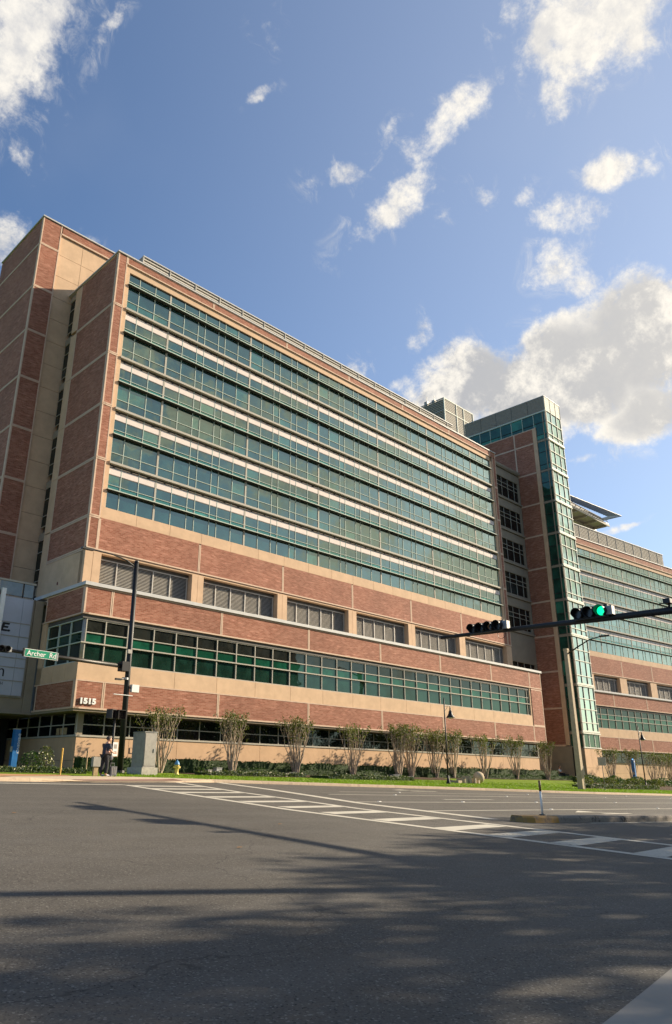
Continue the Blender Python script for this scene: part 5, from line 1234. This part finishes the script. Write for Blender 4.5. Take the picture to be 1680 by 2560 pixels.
# body (skin): faces +x, turned a little to the viewer
V = [(0, 0, .95), (.01, 0, 1.15), (.02, 0, 1.36), (.05, 0, 1.47), (.08, 0, 1.56),
     (0, -.09, .90), (.04, -.10, .50), (.0, -.10, .10), (.10, -.11, .04), (.18, -.12, .03),
     (0, .09, .90), (-.05, .10, .50), (-.12, .10, .10), (-.02, .11, .04), (.06, .11, .03),
     (.02, -.17, 1.38), (.07, -.23, 1.12), (.27, -.16, 1.02), (.35, -.14, 1.03),
     (.02, .17, 1.38), (.06, .22, 1.12), (.24, .12, 1.06), (.31, .10, 1.08)]
Ed = [(0, 1), (1, 2), (2, 3), (3, 4), (0, 5), (5, 6), (6, 7), (7, 8), (8, 9), (0, 10), (10, 11), (11, 12), (12, 13), (13, 14), (2, 15), (15, 16), (16, 17), (17, 18), (2, 19), (19, 20), (20, 21), (21, 22)]
Rd = [.15, .14, .14, .07, .055, .09, .06, .045, .04, .03, .09, .06, .045, .04, .03, .06, .042, .032, .028, .06, .042, .032, .028]
skin('body', V, Ed, Rd, 'skin', P1)
hd = ico('head', 'skin', P1, (.10, 0, 1.64), (.098, .078, .118)); 
ico('hair', 'hair', P1, (.075, 0, 1.675), (.105, .086, .105)); ico('nose', 'skin', P1, (.2, 0, 1.625), (.02, .014, .022)); 
for s in (-1, 1): ico('ear', 'skin', P1, (.09, s * .078, 1.63), (.02, .012, .03)); ico('eye', 'dark', P1, (.188, s * .03, 1.65), (.008, .011, .008))
skin('shirt', [(0, 0, .88), (.01, 0, 1.05), (.01, 0, 1.2), (.02, 0, 1.37), (.03, 0, 1.44), (.02, -.18, 1.385), (.06, -.24, 1.18), (.02, .18, 1.385), (.05, .23, 1.18)], [(0, 1), (1, 2), (2, 3), (3, 4), (3, 5), (5, 6), (3, 7), (7, 8)], [.175, .165, .165, .165, .07, .085, .075, .085, .075], 'navy', P1)
skin('trousers', [(0, 0, .96), (0, -.09, .88), (.04, -.10, .50), (.01, -.10, .10), (0, .09, .88), (-.05, .10, .50), (-.11, .10, .10)], [(0, 1), (1, 2), (2, 3), (0, 4), (4, 5), (5, 6)], [.16, .115, .08, .07, .115, .08, .07], 'trouser', P1)
for q in (-1, 1): 
    x0 = .1 if q < 0 else -.02; skin('shoe', [(x0 - .08, q * .105, .06), (x0, q * .108, .055), (x0 + .12, q * .115, .04)], [(0, 1), (1, 2)], [.05, .05, .04], 'cloth_white', P1)
for hx_, hy_, hz_ in ((.35, -.14, 1.03), (.31, .10, 1.08)):
    for k in range(5):
        dz = (k - 2) * .018; ln = (.055, .075, .08, .075, .06)[k]
        skin('finger', [(hx_, hy_, hz_ + dz), (hx_ + ln * .6, hy_ + .005, hz_ + dz), (hx_ + ln, hy_ + .03, hz_ + dz)], [(0, 1), (1, 2)], [.010, .009, .007], 'skin', P1, sub=1)
ico('waist_bag', 'bag_grey', P1, (.17, -.14, .82), (.09, .06, .12))
x, y = 19.62, 33.2; z = gz(x, y) + .01
o = thing('suitcase', (x, y, z), 'small grey upright suitcase with raised handle at the foot of the crossing pole', 'suitcase')
MB().prism([(-.17, -.1), (-.15, -.12), (.15, -.12), (.17, -.1), (.17, .1), (.15, .12), (-.15, .12), (-.17, .1)], .05, .47).build('case_body', 'bag_grey', o)
MB().tube([(-.1, .08, .47), (-.1, .08, .62), (.1, .08, .62), (.1, .08, .47)], .012, 6).build('handle', 'galv', o)
for s in (-.13, .13): MB().tube([(s, -.02, .03), (s, .02, .03)], .03, 8).build('wheel', 'dark', o)
for q in (-.09, 0, .09): MB().box(q - .012, q + .012, -.13, -.12, .1, .42).build('case_rib', 'cabinet', o)
# seated person in the recess
x, y = 84.6, 43.8; z = gz(x, y)
bn = thing('low_wall', (x, y, z), 'low dark planter wall in the shaded recess where someone sits', 'wall'); MB().box(-1.6, 2.2, -.35, .35, -.3, .62).build('wall_body', 'bag_grey', bn); MB().box(-1.65, 2.25, -.38, .38, .62, .68).build('coping', 'joint_dark', bn)
P2 = thing('person', (x, y - .1, z + .68), 'person in a white shirt seated in the shaded recess', 'person')
skin('body', [(0, 0, .1), (0, 0, .3), (0, 0, .5), (0, -.02, .62), (0, -.03, .7), (-.1, -.1, .08), (-.12, -.5, .08), (-.12, -.52, -.4), (.1, -.1, .08), (.12, -.5, .08), (.12, -.52, -.4), (-.2, 0, .48), (-.24, -.1, .25), (-.12, -.35, .15), (.2, 0, .48), (.24, -.1, .25), (.12, -.35, .15)],
     [(0, 1), (1, 2), (2, 3), (3, 4), (0, 5), (5, 6), (6, 7), (0, 8), (8, 9), (9, 10), (2, 11), (11, 12), (12, 13), (2, 14), (14, 15), (15, 16)], [.13, .13, .13, .06, .05, .09, .06, .045, .09, .06, .045, .06, .045, .03, .06, .045, .03], 'skin', P2)
skin('shirt', [(0, 0, .1), (0, 0, .3), (0, 0, .52), (-.2, 0, .49), (-.25, -.08, .3), (.2, 0, .49), (.25, -.08, .3)], [(0, 1), (1, 2), (2, 3), (3, 4), (2, 5), (5, 6)], [.17, .16, .15, .08, .07, .08, .07], 'cloth_white', P2)
skin('trousers', [(0, 0, .1), (-.1, -.1, .08), (-.12, -.5, .08), (-.12, -.52, -.35), (.1, -.1, .08), (.12, -.5, .08), (.12, -.52, -.35)], [(0, 1), (1, 2), (2, 3), (0, 4), (4, 5), (5, 6)], [.15, .11, .08, .06, .11, .08, .06], 'trouser', P2)
ico('head', 'skin', P2, (0, -.05, .80), (.08, .1, .118)); ico('hair', 'hair', P2, (0, -.02, .85), (.09, .105, .10)); ico('nose', 'skin', P2, (0, -.15, .79), (.013, .02, .02))
